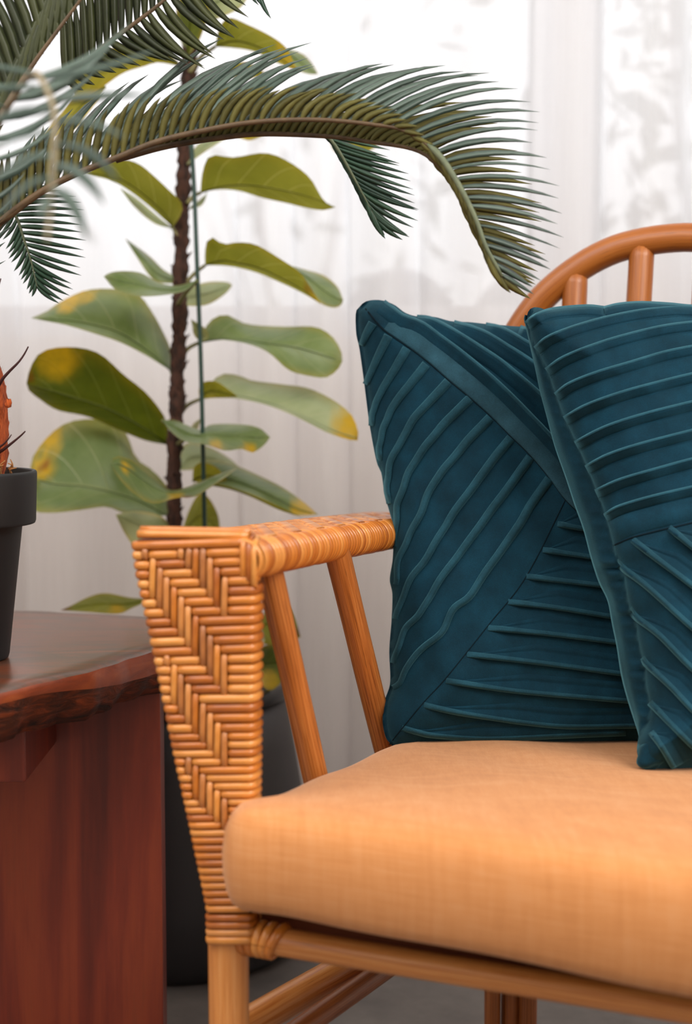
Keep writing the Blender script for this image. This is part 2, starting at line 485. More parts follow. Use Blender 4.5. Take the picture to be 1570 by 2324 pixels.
# sheer curtain
def curtain():
    x = np.linspace(-1.75, 2.0, 900)
    z = np.r_[np.linspace(0.02, 2.5, 14)]
    ph = 2 * math.pi * (x / 0.155 + 0.35 * np.sin(x * 5.1) + 0.22 * np.sin(x * 11.3 + 1.0))
    V = np.zeros((len(z), len(x), 3))
    for i, zz in enumerate(z):
        k = 0.75 + 0.25 * math.cos(zz * 1.1)
        fold = 0.034 * np.sin(ph + 0.15 * math.sin(zz * 2)) + 0.012 * np.sin(2 * ph + 0.6)
        V[i, :, 0] = x + 0.018 * np.cos(ph) * k + 0.004 * math.sin(zz * 3)
        V[i, :, 1] = 2.88 + fold * k
        V[i, :, 2] = zz
    o = obj('sheer_curtain', V.reshape(-1, 3), grid_faces(len(z), len(x)), MT['sheer_voile'])
    tag(o, 'white sheer voile curtain in soft vertical folds hanging before the window', 'curtain')
curtain()

# shrub in the garden, seen through glass and voile
def shrub(cx, cy, cz, n, spread, label):
    t = thing('garden_shrub', (cx, cy, 0), label, 'shrub', None)
    parts = []
    br = []
    for k in range(7):
        a = rng.uniform(0, 6.28); q = np.array([[cx, cy, 0], [cx + 0.1 * math.cos(a), cy + 0.1 * math.sin(a), cz * 0.6],
            [cx + spread * 0.5 * math.cos(a), cy + spread * 0.4 * math.sin(a), cz + rng.uniform(0, 0.7)]])
        br.append(tube(resample(q, 8), np.linspace(0.012, 0.004, 8), 6))
    V, F, U = join(br)
    obj('branch', V, F, MT['bark'], t)
    for k in range(n):
        c = np.array([cx + rng.normal(0, spread * 0.5), cy + rng.normal(0, spread * 0.35), cz + rng.normal(0.3, 0.4)])
        d = rng.standard_normal(3); d /= np.linalg.norm(d)
        e = np.cross(d, rng.standard_normal(3)); e /= np.linalg.norm(e)
        L = rng.uniform(0.07, 0.16); W = L * 0.2
        nn = np.cross(d, e) * W * 0.25
        parts.append((np.array([c, c + d * L * 0.4 + e * W, c + d * L, c + d * L * 0.4 - e * W, c + d * L * 0.4 + nn]),
                      [(0, 1, 4), (1, 2, 4), (2, 3, 4), (3, 0, 4)], None))
    V, F, U = join(parts)
    obj('foliage', V, F, MT['shrub_leaf'], t, True, kind='stuff')
shrub(1.05, 4.5, 1.5, 420, 0.6, 'leafy green shrub outside the right window pane')
shrub(-0.2, 6.0, 1.4, 90, 0.7, 'sparse green shrub outside the left window pane')

def garden_chair(cx, cy, label):
    t = thing('garden_chair', (cx, cy, 0), label, 'chair', 'garden chairs beyond the window')
    th = np.linspace(0, math.pi, 25)
    arc = np.stack([cx + 0.14 * np.cos(th), np.full(25, cy), 0.96 + 0.17 * np.sin(th)], 1)
    rim = np.vstack([[[cx + 0.14, cy, 0.44]], arc, [[cx - 0.14, cy, 0.44]]])
    obj('back_frame', *tub(rim, 0.016, 10), MT['garden_grey'], t)
    b = np.vstack([rim, rim + [0, 0.02, 0]]); n = len(rim)
    F = [tuple(range(n)), tuple(range(n, 2 * n))[::-1]] + [(i, (i + 1) % n, n + (i + 1) % n, n + i) for i in range(n)]
    obj('back_panel', b, F, MT['garden_grey'], t, False)
    obj('seat', *box(cx - 0.15, cx + 0.15, cy - 0.36, cy, 0.41, 0.44), MT['garden_grey'], t, False)
    for dx in (-0.13, 0.13):
        for dy in (-0.34, -0.02):
            obj('leg', *tub([(cx + dx, cy + dy, 0), (cx + dx, cy + dy, 0.42)], 0.014, 8), MT['garden_grey'], t)
mk_simple('garden_grey', srgb(150, 150, 156), 0.7)
garden_chair(0.13, 3.9, 'grey round backed garden chair outside, faint behind the velvet cushion corner')
garden_chair(0.45, 3.9, 'grey round backed garden chair outside, faint beside the armchair hoop')
# ================================================================== SIDE TABLE
TZ = 0.558
tab = thing('side_table', (-0.45, 1.95, 0), 'reddish live edge wooden side table beside the rattan armchair', 'table')
def table():
    zp = np.array([0, 0, TZ]); up = np.array([0, 0, 1.0])
    fe = hit(*np.array([(-60, 1588), (0, 1566), (90, 1546), (180, 1524), (260, 1501), (330, 1479), (380, 1463), (430, 1449)]).T, zp, up)
    be = hit(*np.array([(455, 1420), (400, 1402), (330, 1398), (160, 1390), (0, 1385)]).T, zp, up)
    left = np.array([[-0.95, 2.18, TZ], [-0.98, 1.9, TZ], [-0.95, 1.63, TZ], [-0.7, 1.58, TZ]])
    loop = resample(np.vstack([fe, be, left, fe[:1]]), 161)[:-1]
    c = loop.mean(0)
    n = len(loop)
    tang = np.roll(loop, -1, 0) - np.roll(loop, 1, 0)
    outw = np.stack([tang[:, 1], -tang[:, 0], np.zeros(n)], 1); outw /= np.linalg.norm(outw, axis=1)[:, None]
    jig = 0.003 * np.sin(np.arange(n) * 0.6) + 0.002 * np.sin(np.arange(n) * 1.7)
    px = to_px(loop)[:, 0]
    split = 0.013 + 0.016 * smoothstep(60, 330, px)
    def ring(off, dz): return loop + outw * (np.asarray(off) + jig * 0.6)[:, None] + np.stack([np.zeros(n), np.zeros(n), np.broadcast_to(dz, (n,))], 1)
    o1 = np.zeros(n)
    top = np.vstack([c[None] + (loop - c) * f for f in (0.02, 0.5, 0.9, 0.985)])
    V = np.vstack([top, ring(o1 + 0.001, -0.003)])
    obj('tabletop', np.vstack([V]), grid_faces(5, n, True) + [tuple(range(n))], MT['slab_top'], tab)
    V = np.vstack([ring(o1 + 0.001, -0.003), ring(o1 + 0.006, -split * 0.6), ring(o1 + 0.006, -split)])
    obj('table_edge', V, grid_faces(3, n, True), MT['slab_edge'], tab)
    rows = [ring(o1 + 0.006, -split), ring(o1 + 0.001 + 1.5 * jig, -(split + 0.058) / 2), ring(o1 - 0.012 + 2 * jig, -0.058), c[None] + (ring(o1 - 0.012, -0.058) - c) * [0.02, 0.02, 1]]
    obj('bark_edge', np.vstack(rows), grid_faces(4, n, True), MT['slab_bark'], tab)
    bevel(obj('leg_panel', *box(-0.86, -0.2295, 1.93, 1.972, 0, TZ - 0.056), MT['mahogany'], tab, False), 0.002)
    bevel(obj('crossbar', *box(-0.46, -0.358, 1.74, 1.93, 0.434, TZ - 0.056), MT['mahogany'], tab, False), 0.003)
table()

# ================================================================== SAGO PALM IN A BLACK POT
PX, PY = -0.447, 1.83
palm = thing('sago_palm', (PX, PY, TZ), 'cycad palm with long feathery dark fronds in small black pot on the side table', 'potted plant')
pr = [(0.046, TZ), (0.052, TZ + 0.001), (0.0535, TZ + 0.006), (0.071, 0.716), (0.0855, 0.7165), (0.0865, 0.72), (0.0885, 0.772), (0.0885, 0.776), (0.0868, 0.778), (0.083, 0.777), (0.081, 0.755), (0.0005, 0.754)]
obj('pot', *lathe(pr, PX, PY, 72), MT['black_plastic'], palm)
bevel(palm.children[0], 0.001)
sp_ = [(0.0005, 0.757)]
V, F = lathe([(0.081, 0.757), (0.07, 0.762), (0.04, 0.764), (0.001, 0.766)], PX, PY, 40)
V[:, 2] += 0.003 * rng.standard_normal(len(V))
obj('soil', V, F, MT['soil'], palm)
def trunk():
    zs = np.linspace(0.755, 0.96, 30)
    r = np.interp(zs, [0.755, 0.79, 0.83, 0.87, 0.90, 0.93, 0.96], [0.047, 0.0545, 0.0575, 0.055, 0.049, 0.042, 0.034])
    V, F = lathe(np.stack([r, zs], 1), PX, PY, 48)
    d = V - np.array([PX, PY, 0]); d[:, 2] = 0
    V = V + d * (0.018 * rng.standard_normal(len(V)))[:, None]
    tr = obj('trunk', V, F, MT['coir'], palm)
    # fibres standing off the trunk
    hairs = []
    for k in range(420):
        a = rng.uniform(-2.6, 0.6); z = rng.uniform(0.765, 0.92)
        rr = np.interp(z, zs, r)
        b = np.array([PX + rr * math.cos(a), PY + rr * math.sin(a), z])
        n = np.array([math.cos(a), math.sin(a), 0])
        t = b + n * rng.uniform(0.002, 0.006) + np.array([0, 0, rng.uniform(-0.012, 0.012)])
        s = np.array([-n[1], n[0], 0]) * 0.0004
        hairs.append((np.array([b - s, b + s, t]), [(0, 1, 2)], None))
    V, F, U = join(hairs)
    obj('coir_fibre', V, F, MT['coir'], tr, False, kind='stuff')
    for pts, r0 in (([(-6, 880, 1.80), (6, 860, 1.79), (22, 842, 1.785), (42, 822, 1.78), (55, 804, 1.78), (64, 787, 1.775)], 0.0022),
                    ([(-5, 1028, 1.80), (8, 1020, 1.79), (30, 1003, 1.785), (48, 988, 1.78), (57, 979, 1.775)], 0.0022),
                    ([(-8, 1018, 1.79), (8, 1008, 1.785), (20, 995, 1.78), (26, 986, 1.78)], 0.0016),
                    ([(-30, 690, 1.80), (-8, 660, 1.79), (2, 632, 1.79)], 0.002)):
        q = np.array(pts, float)
        p = resample(P(q[:, 0], q[:, 1], q[:, 2]), 14)
        obj('leaf_stub', *tub(p, np.linspace(r0, r0 * 0.35, 14), 8), MT['thorn'], palm)
    V, F = lathe([(0.0005, 0), (0.0032, 0.001), (0.0042, 0.005), (0.0032, 0.009), (0.0005, 0.010)], 0, 0, 14)
    V = V * (1 + 0.12 * rng.standard_normal((len(V), 1))) + P(18, 926, 1.80)
    obj('fibre_knot', V, F, MT['coir'], palm)
    for k in range(9):
        x0, y0 = rng.uniform(-10, 26), rng.uniform(1062, 1078)
        q = np.array([[x0, y0, 1.80], [x0 + rng.uniform(-6, 8), y0 - 9, 1.795], [x0 + rng.uniform(-8, 12), y0 - rng.uniform(12, 24), 1.79]])
        obj('husk_shred', *tub(resample(P(q[:, 0], q[:, 1], q[:, 2]), 6), np.linspace(0.0016, 0.0005, 6), 5), MT['twig'], palm)
trunk()

LEAFLETS = [0]
def blade(b, c, t, W, nrm, n=7):
    s = np.linspace(0, 1, n)[:, None]
    p = (1 - s) ** 2 * b + 2 * s * (1 - s) * c + s * s * t
    tg = np.gradient(p, axis=0); tg /= np.linalg.norm(tg, axis=1)[:, None]
    side = np.cross(tg, nrm); side /= np.linalg.norm(side, axis=1)[:, None] + 1e-9
    up = np.cross(side, tg)
    s1 = s[:, 0]
    wv = W * np.minimum(1, 0.55 + s1 / 0.25 * 0.45) * (1 - s1 ** 3.2) * 0.5 + 0.0001
    V = np.zeros((n, 4, 3))
    V[:, 0] = p + side * wv[:, None]; V[:, 1] = p + up * (wv * 0.42)[:, None]
    V[:, 2] = p - side * wv[:, None]; V[:, 3] = p + up * (wv * 0.16)[:, None]
    F = grid_faces(n, 4, True)
    mids = [0, 0, 1, 1] * (n - 1)
    return V.reshape(-1, 3), F, mids
def frond(knots, n, r0, mats, near=True, far=True, W=0.0062, face=(0, -1, 0.35), individual=True, rmat='rachis', t0=0.0, jit=0.06, cfrac=(0.30, 0.62), arch=0.06, tip=None):
    """knots: (x, y, D, ndx, ndy, ndD, fdx, fdy, fdD): rachis point and the two leaflets that leave it"""
    K = np.array(knots, float)
    R = resample(K, 240)
    p3 = P(R[:, 0], R[:, 1], R[:, 2])
    fr = obj('frond', *tub(p3[::4], np.linspace(r0, r0 * 0.3, 60), 8), MT[rmat], palm)
    if tip is not None:
        k0 = int(tip * 239)
        obj('rachis_tip', *tub(p3[k0::4] + np.array([0.0, -0.0012, 0.0006]), np.r_[r0 * 0.3, np.linspace(r0 * 0.85, r0 * 0.4, len(p3[k0::4]) - 1)], 8), MT['rachis_green'], fr)
    loose = []
    nrm = np.array(face, float); nrm /= np.linalg.norm(nrm)
    for side in ((3,) if near else ()) + ((6,) if far else ()):
        for k in range(n):
            u = t0 + (1 - t0) * (k + (0.5 if side == 6 else 0.0)) / n
            q = R[min(239, int(u * 239))]
            j = 1 + jit * rng.standard_normal()
            dx, dy, dD = q[side] * j, q[side + 1] * (1 + jit * rng.standard_normal()), q[side + 2]
            L = math.hypot(dx, dy)
            if L < 4: continue
            b = P(q[0], q[1], q[2]); t = P(q[0] + dx, q[1] + dy, q[2] + dD)
            c = P(q[0] + dx * cfrac[0], q[1] + dy * cfrac[1] - abs(dx) * arch, q[2] + dD * 0.35)
            nn = nrm + 0.12 * rng.standard_normal(3)
            V, F, mi = blade(b, c, t, W * q[2] / 1.75 * min(1.0, 0.5 + L / 160), nn)
            if individual:
                obj('leaflet', V, F, mats, fr, True, mids=mi)
                LEAFLETS[0] += 1
            else:
                loose.append((V, F, None, mi))
    if loose:
        V, F, U = join(loose)
        obj('leaflet_fringe', V, F, mats, fr, True, mids=sum((q[3] for q in loose), []), kind='stuff')
    return fr
BD_ = [MT['frond_deep'], MT['frond_deep']]
BT, BU = [MT['frond_top'], MT['frond_under']], [MT['frond_under'], MT['frond_top']]
# main arching frond; near leaflets show their olive undersides, far ones their bluish faces
A = [(-110, 720, 1.83, 20, -60, 0, 120, -120, .06), (-60, 590, 1.80, 10, -110, 0, 120, -190, .06), (0, 505, 1.78, 5, -150, -.01, 110, -215, .08),
     (120, 420, 1.76, 15, -140, -.01, 190, -235, .1), (265, 358, 1.75, 40, -125, -.01, 300, -240, .1), (361, 320, 1.745, 48, -110, -.01, 300, -215, .1),
     (473, 294, 1.74, 74, -98, -.01, 220, -165, .1), (568, 278, 1.735, 84, -82, -.01, 210, -110, .1), (660, 272, 1.73, 84, -68, -.01, 215, -125, .09),
     (750, 273, 1.725, 80, -52, -.01, 285, -112, .08), (850, 283, 1.715, 66, -22, -.01, 300, -100, .06), (920, 297, 1.71, 50, 14, -.01, 290, -55, .04),
     (990, 347, 1.70, 42, 60, 0, 258, -22, .02), (1040, 420, 1.69, 40, 80, 0, 225, 22, .02), (1078, 495, 1.685, 38, 84, 0, 190, 50, .02),
     (1102, 560, 1.68, 36, 78, 0, 150, 60, .02), (1130, 612, 1.68, 28, 52, 0, 92, 52, .02), (1142, 634, 1.68, 16, 32, 0, 60, 40, .01)]
frond(A, 68, 0.0045, [MT['frond_top'], MT['frond_under']], far=True, near=False, W=0.0092, face=(0.1, -0.8, 0.6), cfrac=(0.48, 0.66), arch=0.13)
frond(A[2:], 60, 0.0042, [MT['frond_under'], MT['frond_top']], far=False, near=True, W=0.0085, face=(0.05, -1, -0.1), cfrac=(0.16, 0.62), tip=0.745)
B = [(263, 363, 1.79, 40, -70, 0, 60, -120, .05), (377, 332, 1.785, 50, -66, 0, 80, -110, .05), (505, 312, 1.78, 52, -58, 0, 90, -90, .05), (600, 304, 1.78, 52, -54, 0, 100, -80, .05),
     (750, 310, 1.775, 56, -48, 0, 150, -70, .05), (831, 321, 1.77, 70, -40, 0, 220, -80, .05), (931, 337, 1.76, 60, -10, 0, 190, -62, .05), (983, 365, 1.75, 50, 40, 0, 175, -40, .04),
     (1031, 421, 1.74, 50, 60, 0, 180, 12, .03), (1052, 470, 1.735, 50, 70, 0, 176, 30, .03), (1084, 530, 1.73, 50, 74, 0, 150, 46, .03), (1100, 572, 1.73, 40, 66, 0, 120, 58, .03), (1132, 632, 1.73, 24, 36, 0, 66, 60, .02)]
frond(B, 62, 0.0038, BU, W=0.0080, arch=0.12, individual=False, face=(0.05, -1, 0.1))
# fresh green frond hanging behind
frond([(640, 262, 1.96, 20, 20, 0, 90, 10, 0), (720, 290, 1.97, 60, 40, .01, 150, 34, .0), (755, 322, 1.97, 66, 76, .01, 150, 44, .0), (785, 370, 1.97, 60, 90, .01, 150, 52, .0),
       (812, 420, 1.97, 50, 90, .01, 130, 60, .0), (835, 462, 1.97, 36, 70, .0, 104, 66, .0), (858, 505, 1.97, 14, 40, .0, 50, 40, .0)], 24, 0.003,
      [MT['frond_fresh'], MT['frond_top']], W=0.0068, face=(0.1, -1, 0.2), rmat='rachis_green')
# frond rising at upper left and its neighbour
frond([(-60, 420, 1.74, -60, -90, 0, 60, -120, 0), (0, 265, 1.74, -90, -190, 0, 70, -170, 0), (72, 150, 1.74, -110, -250, 0, 60, -200, 0), (130, 70, 1.74, -110, -260, 0, 40, -210, 0), (185, -5, 1.74, -110, -230, 0, 30, -200, 0), (240, -90, 1.74, -70, -120, 0, 20, -100, 0)],
      22, 0.004, BD_, W=0.0118, face=(0, -1, 0))
frond([(150, 190, 1.80, -10, -160, 0, 30, 20, 0), (230, 110, 1.80, -10, -200, 0, 80, 40, 0), (312, 48, 1.80, -10, -200, 0, 130, 100, 0), (375, -2, 1.80, -5, -180, 0, 120, 122, 0), (440, -70, 1.80, 0, -100, 0, 110, 124, 0), (500, -130, 1.8, 0, -50, 0, 60, 70, 0)],
      22, 0.0036, BD_, W=0.0100, face=(0, -1, 0.1))
# near frond that curls toward the camera, well out of focus
frond([(-100, 690, 1.80, -20, -40, 0, 20, -60, -.05), (-20, 330, 1.52, -90, -60, -.05, 180, -90, .02), (45, 200, 1.36, -150, -60, -.05, 250, -150, .05), (78, 165, 1.28, -160, -30, -.04, 262, -95, .05), (104, 200, 1.21, -170, 10, -.03, 250, -50, .0),
       (122, 250, 1.17, -170, 40, -.03, 180, 16, -.02), (124, 320, 1.14, -160, 64, -.02, 150, 76, -.02), (119, 400, 1.12, -130, 96, -.02, 104, 100, -.02), (115, 445, 1.11, -40, 60, -.02, 66, 110, -.02), (113, 480, 1.10, -2, 3, 0, 2, 3, 0), (105, 560, 1.09, -2, 2, 0, 2, 2, 0)],
      19, 0.0044, BT, W=0.0185, face=(0, -0.6, 0.8), rmat='rachis_pale', jit=0.03, cfrac=(0.55, 0.02))
# small hanging frond at the left edge
frond([(-30, 430, 1.93, -20, 40, 0, 120, -20, 0), (10, 455, 1.95, -26, 50, 0, 150, -10, 0), (38, 495, 1.96, -30, 50, 0, 150, 6, 0), (55, 545, 1.96, -30, 54, 0, 130, 26, 0), (70, 590, 1.96, -22, 50, 0, 104, 48, 0), (82, 640, 1.96, -10, 34, 0, 60, 44, 0), (86, 655, 1.96, -4, 20, 0, 30, 24, 0)],
      19, 0.0026, [MT['frond_fresh'], MT['frond_top']], W=0.0058, face=(0, -1, 0.1), rmat='rachis_green', individual=False)
# tips of one more frond, hanging in from above
frond([(470, -90, 1.82, 20, 20, 0, 60, 40, 0), (540, -60, 1.82, 40, 60, 0, 90, 40, 0), (600, -20, 1.82, 30, 70, 0, 70, 20, 0)], 7, 0.0025, [MT['frond_fresh'], MT['frond_top']], W=0.0056, individual=False, rmat='rachis_green')
print('LEAFLETS', LEAFLETS[0])

# ================================================================== FIDDLE-LEAF FIG
FX, FY = float(P(395, 1600, 2.42)[0]), 2.42
fig = thing('fiddle_leaf_fig', (FX, FY, 0), 'tall fiddle leaf fig with big rounded leaves in a large dark floor planter', 'potted plant')
pr = [(0.15, 0.0), (0.185, 0.004), (0.2, 0.02), (0.209, 0.06), (0.211, 0.11), (0.206, 0.18), (0.197, 0.25), (0.184, 0.33), (0.173, 0.395)]
obj('planter', *lathe(pr, FX, FY, 72), MT['planter_black'], fig)
pr = [(0.17, 0.392), (0.178, 0.396), (0.18, 0.402), (0.18, 0.413), (0.177, 0.419), (0.168, 0.419), (0.164, 0.41), (0.164, 0.38), (0.16, 0.375)]
obj('planter_rim', *lathe(pr, FX, FY, 72), MT['planter_rim'], fig)
V, F = lathe([(0.165, 0.385), (0.1, 0.392), (0.04, 0.396), (0.001, 0.397)], FX, FY, 40)
obj('soil', V, F, MT['soil'], fig)
def stem():
    q = np.array([(436, -80, 2.46), (430, 120, 2.46), (420, 330, 2.46), (413, 480, 2.46), (409, 640, 2.45), (405, 800, 2.44), (400, 940, 2.43), (395, 1060, 2.42), (396, 1190, 2.42), (395, 1600, 2.42)], float)
    R = resample(q, 200)
    r = 0.0112 + 0.0012 * np.sin(np.arange(200) * 0.55) + 0.001 * np.sin(np.arange(200) * 1.7)
    o = obj('stem', *tub(P(R[:, 0], R[:, 1], R[:, 2]), r, 12, True, 0.10), MT['bark'], fig)
    sc = []
    for k in range(90):
        i = rng.integers(5, 195)
        b = P(R[i, 0], R[i, 1], R[i, 2]); a = rng.uniform(0, 6.28)
        n = np.array([math.cos(a), math.sin(a), 0]); s = np.array([-n[1], n[0], 0])
        c0 = b + n * 0.009
        L = rng.uniform(0.004, 0.010)
        t = c0 + n * L + np.array([0, 0, rng.uniform(0.002, 0.010)])
        sc.append((np.array([c0 - s * 0.004, c0 + s * 0.004, c0 + np.array([0, 0, -0.009]), t]), [(0, 1, 3), (1, 2, 3), (2, 0, 3)], None))
    V, F, U = join(sc)
    obj('bark_scale', V, F, MT['bark'], o, False, kind='stuff')
stem()
q = np.array([(428, 240, 2.40), (440, 420, 2.40), (447, 600, 2.39), (455, 800, 2.38), (460, 1000, 2.37), (464, 1190, 2.37), (470, 1600, 2.36)], float)
R = resample(q, 40)
stk = P(R[:, 0], R[:, 1], R[:, 2]); stk[-1, 2] = 0.36
o = obj('plant_stake', *tub(stk, 0.0034, 10), MT['stake_green'])
tag(o, 'thin dark green stake standing in the planter close to the fig stem', 'stake')

def pl(*a): return np.array(a, float).reshape(-1, 2)
def leaf(up, lo, kind, D0, D1, dU, dL, m=0.7, mid=None, yel=0.0, edge=0.5, spots=(), pet=None, wave=0.006):
    """up / lo: the two edges from base to tip in picture directions; D0, D1: distance of base and tip"""
    n, hc = 22, 6
    u = resample(np.array(up, float), n); l = resample(np.array(lo, float), n)
    c = u * (1 - m) + l * m if mid is None else resample(np.array(mid, float), n)
    s = np.linspace(0, 1, n)
    V, uv, col = [], [], []
    ph = rng.uniform(0, 6)
    env = np.sin(np.pi * np.clip(s, 0.02, 0.98)) ** 0.6
    for j in range(-hc, hc + 1):
        v = j / hc; a = abs(v)
        e = u if v < 0 else l
        q = c + (e - c) * a
        d = D0 + (D1 - D0) * s + (dU if v < 0 else dL) * a ** 1.3 * env + wave * a * np.sin(s * 11 + ph + (2 if v < 0 else 0)) * env
        V.append(P(q[:, 0], q[:, 1], d))
        uv.append(np.stack([s, np.full(n, 0.5 + 0.5 * v)], 1))
        y = np.clip(yel + edge * smoothstep(0.72, 1.0, a) + 0.5 * edge * smoothstep(0.85, 1, s), 0, 1)
        y = np.broadcast_to(y, (n,)).copy(); br = np.zeros(n)
        for (sx, sy, sr, kind_) in spots:
            f = 1 - smoothstep(sr * 0.5, sr, np.hypot(q[:, 0] - sx, q[:, 1] - sy))
            if kind_ == 'y': y = np.maximum(y, f)
            else: br = np.maximum(br, f)
        col.append(np.stack([y, br, np.zeros(n), np.ones(n)], 1))
    nc = 2 * hc + 1
    V = np.array(V); 
    F = [(j * n + i, j * n + i + 1, (j + 1) * n + i + 1, (j + 1) * n + i) for j in range(nc - 1) for i in range(n - 1)]
    lf = obj('leaf', V.reshape(-1, 3), F, MT[kind], fig, True, uv=np.array(uv).reshape(-1, 2), cols=np.array(col).reshape(-1, 4))
    midp = V[hc]
    obj('midrib', *tub(midp[::2] + np.array([0, -0.0008, 0]), np.linspace(0.0016, 0.0006, len(midp[::2])), 6), MT[kind], lf)
    if pet is not None:
        g = np.array(pet, float)
        g = np.vstack([g, [np.r_[c[0], D0]]]) if g.shape[1] == 3 else g
        pp = resample(P(g[:, 0], g[:, 1], g[:, 2]), 10)
        obj('petiole', *tub(pp, np.linspace(0.0038, 0.0026, 10), 8), MT['petiole'], lf)
    return lf
mk_rough('petiole', srgb(92, 92, 58), srgb(128, 122, 78), 40, 0.6, 0.2, 0.001)
SD = 2.45
leaf([(455, 437), (457, 405), (464, 374), (480, 352), (530, 357), (600, 347), (650, 364), (700, 400), (725, 440), (740, 462), (762, 470)],
     [(455, 437), (500, 430), (545, 434), (595, 449), (650, 461), (700, 473), (735, 477), (762, 470)], 'leaf_under', SD, 2.38, -.05, .03,
     mid=[(455, 437), (500, 424), (560, 420), (630, 430), (700, 447), (762, 470)], pet=[(425, 462, SD), (438, 446, SD)], edge=0.3)
leaf([(465, 602), (465, 572), (470, 546), (484, 539), (506, 554), (540, 550), (582, 556), (640, 590), (680, 618), (704, 652), (728, 690)],
     [(465, 602), (520, 604), (580, 618), (640, 643), (690, 667), (728, 690)], 'leaf_under', SD, 2.36, -.05, .03, m=0.8,
     spots=((703, 655, 16, 'b'), (715, 675, 26, 'y')), pet=[(415, 650, SD), (440, 622, SD)])
leaf([(640, 598), (690, 611), (735, 625), (765, 650), (779, 680)], [(640, 598), (690, 640), (722, 684), (752, 698), (773, 694), (779, 680)], 'leaf_top', SD + .02, 2.42, .05, -.03, m=0.5)
leaf([(455, 776), (464, 746), (486, 721), (517, 715), (560, 735), (640, 741), (715, 742), (755, 765), (775, 800), (777, 820)],
     [(455, 776), (500, 771), (560, 780), (610, 801), (655, 840), (700, 853), (740, 857), (765, 840), (777, 820)], 'leaf_top', SD, 2.36, .05, -.03,
     mid=[(455, 776), (520, 768), (600, 778), (680, 790), (777, 820)], pet=[(412, 810, SD), (428, 790, SD)], edge=0.25)
leaf([(456, 778), (440, 760), (436, 738), (433, 724)], [(456, 778), (472, 765), (465, 745), (433, 724)], 'leaf_pale', SD - .01, 2.42, .01, -.01, m=0.5, yel=0.15)
leaf([(453, 906), (470, 880), (500, 850), (540, 851), (570, 863), (640, 872), (700, 881), (760, 910), (800, 945), (813, 982)],
     [(453, 906), (520, 903), (590, 915), (650, 936), (700, 960), (750, 985), (808, 1001), (813, 982)], 'leaf_pale', SD, 2.33, .06, -.03, m=0.85, spots=((800, 970, 60, 'y'),), pet=[(405, 945, SD), (425, 920, SD)], edge=0.35)
leaf([(453, 906), (451, 884), (460, 868), (490, 866), (520, 885), (540, 900)], [(453, 906), (480, 903), (510, 903), (540, 900)], 'leaf_under', SD - .03, 2.40, -.02, .0, m=0.6, yel=0.2)
leaf([(368, 954), (395, 953), (425, 965), (455, 975), (480, 963), (550, 963), (590, 972), (613, 992)],
     [(368, 954), (390, 982), (420, 1002), (470, 1010), (510, 1023), (550, 1019), (572, 1028), (600, 1010), (613, 992)], 'leaf_top', 2.36, 2.36, .05, -.05, m=0.45,
     spots=((490, 1015, 22, 'y'), (565, 1022, 22, 'y'), (500, 1020, 8, 'b')), pet=[(400, 1010, 2.42), (420, 990, 2.39)], edge=0.15)
leaf([(437, 1092), (440, 1060), (462, 1047), (500, 1044), (540, 1058), (590, 1080), (640, 1105), (690, 1140), (722, 1168)],
     [(437, 1092), (480, 1100), (530, 1111), (590, 1131), (640, 1156), (672, 1170), (722, 1168)], 'leaf_top', SD, 2.34, .05, -.02, m=0.62, spots=((690, 1160, 40, 'y'),), edge=0.4)
leaf([(437, 1092), (440, 1062), (458, 1050), (490, 1060), (515, 1090)], [(437, 1092), (470, 1100), (515, 1090)], 'leaf_under', SD - .03, 2.41, -.02, .0, m=0.6, yel=0.25)
leaf([(440, 1098), (490, 1098), (560, 1118), (630, 1148), (676, 1170)], [(440, 1100), (500, 1106), (560, 1124), (630, 1156), (676, 1171)], 'leaf_under', SD - .05, 2.31, -.01, .01, m=0.5, yel=0.3)
leaf([(250, 1055), (262, 1036), (300, 1045), (345, 1080), (385, 1112), (430, 1103), (480, 1082), (537, 1062)],
     [(250, 1055), (275, 1092), (310, 1125), (350, 1143), (400, 1130), (440, 1128), (490, 1098), (537, 1064)], 'leaf_top', 2.30, 2.32, .04, -.05, m=0.35, wave=.002,
     spots=((400, 1136, 26, 'y'), (430, 1134, 14, 'b'), (285, 1060, 16, 'y')), edge=0.45)
leaf([(392, 516), (411, 486), (412, 460), (386, 434), (350, 400), (315, 372), (275, 362), (230, 374), (190, 395)],
     [(392, 516), (370, 496), (330, 461), (290, 431), (250, 409), (190, 395)], 'leaf_under', SD, 2.40, -.05, .02, m=0.8, edge=0.2, pet=[(410, 540, SD), (400, 528, SD)])
leaf([(392, 518), (350, 484), (310, 450), (270, 425)], [(392, 519), (350, 507), (305, 470), (270, 425)], 'leaf_pale', SD + .03, 2.46, .01, -.01, m=0.5)
leaf([(400, 628), (370, 611), (338, 580), (283, 540)], [(400, 644), (360, 641), (338, 625), (308, 580), (283, 540)], 'leaf_top', SD + .03, 2.5, .03, -.01, m=0.5)
leaf([(447, 636), (400, 648), (358, 640), (322, 620), (285, 615), (252, 618), (235, 627)],
     [(447, 638), (420, 660), (380, 669), (330, 673), (290, 668), (258, 654), (235, 627)], 'leaf_top', 2.38, 2.33, .04, -.04, m=0.5, edge=0.2, pet=[(405, 690, 2.43), (425, 660, 2.40)])
leaf([(388, 842), (390, 800), (366, 745), (340, 700), (310, 665), (250, 655), (190, 660), (132, 688), (110, 704), (70, 722)],
     [(388, 842), (330, 806), (270, 776), (210, 756), (150, 738), (100, 728), (70, 722)], 'leaf_top', SD, 2.36, .08, -.02, m=0.82, spots=((150, 684, 34, 'y'), (190, 672, 22, 'y')), edge=0.3, pet=[(408, 880, SD), (396, 862, SD)])
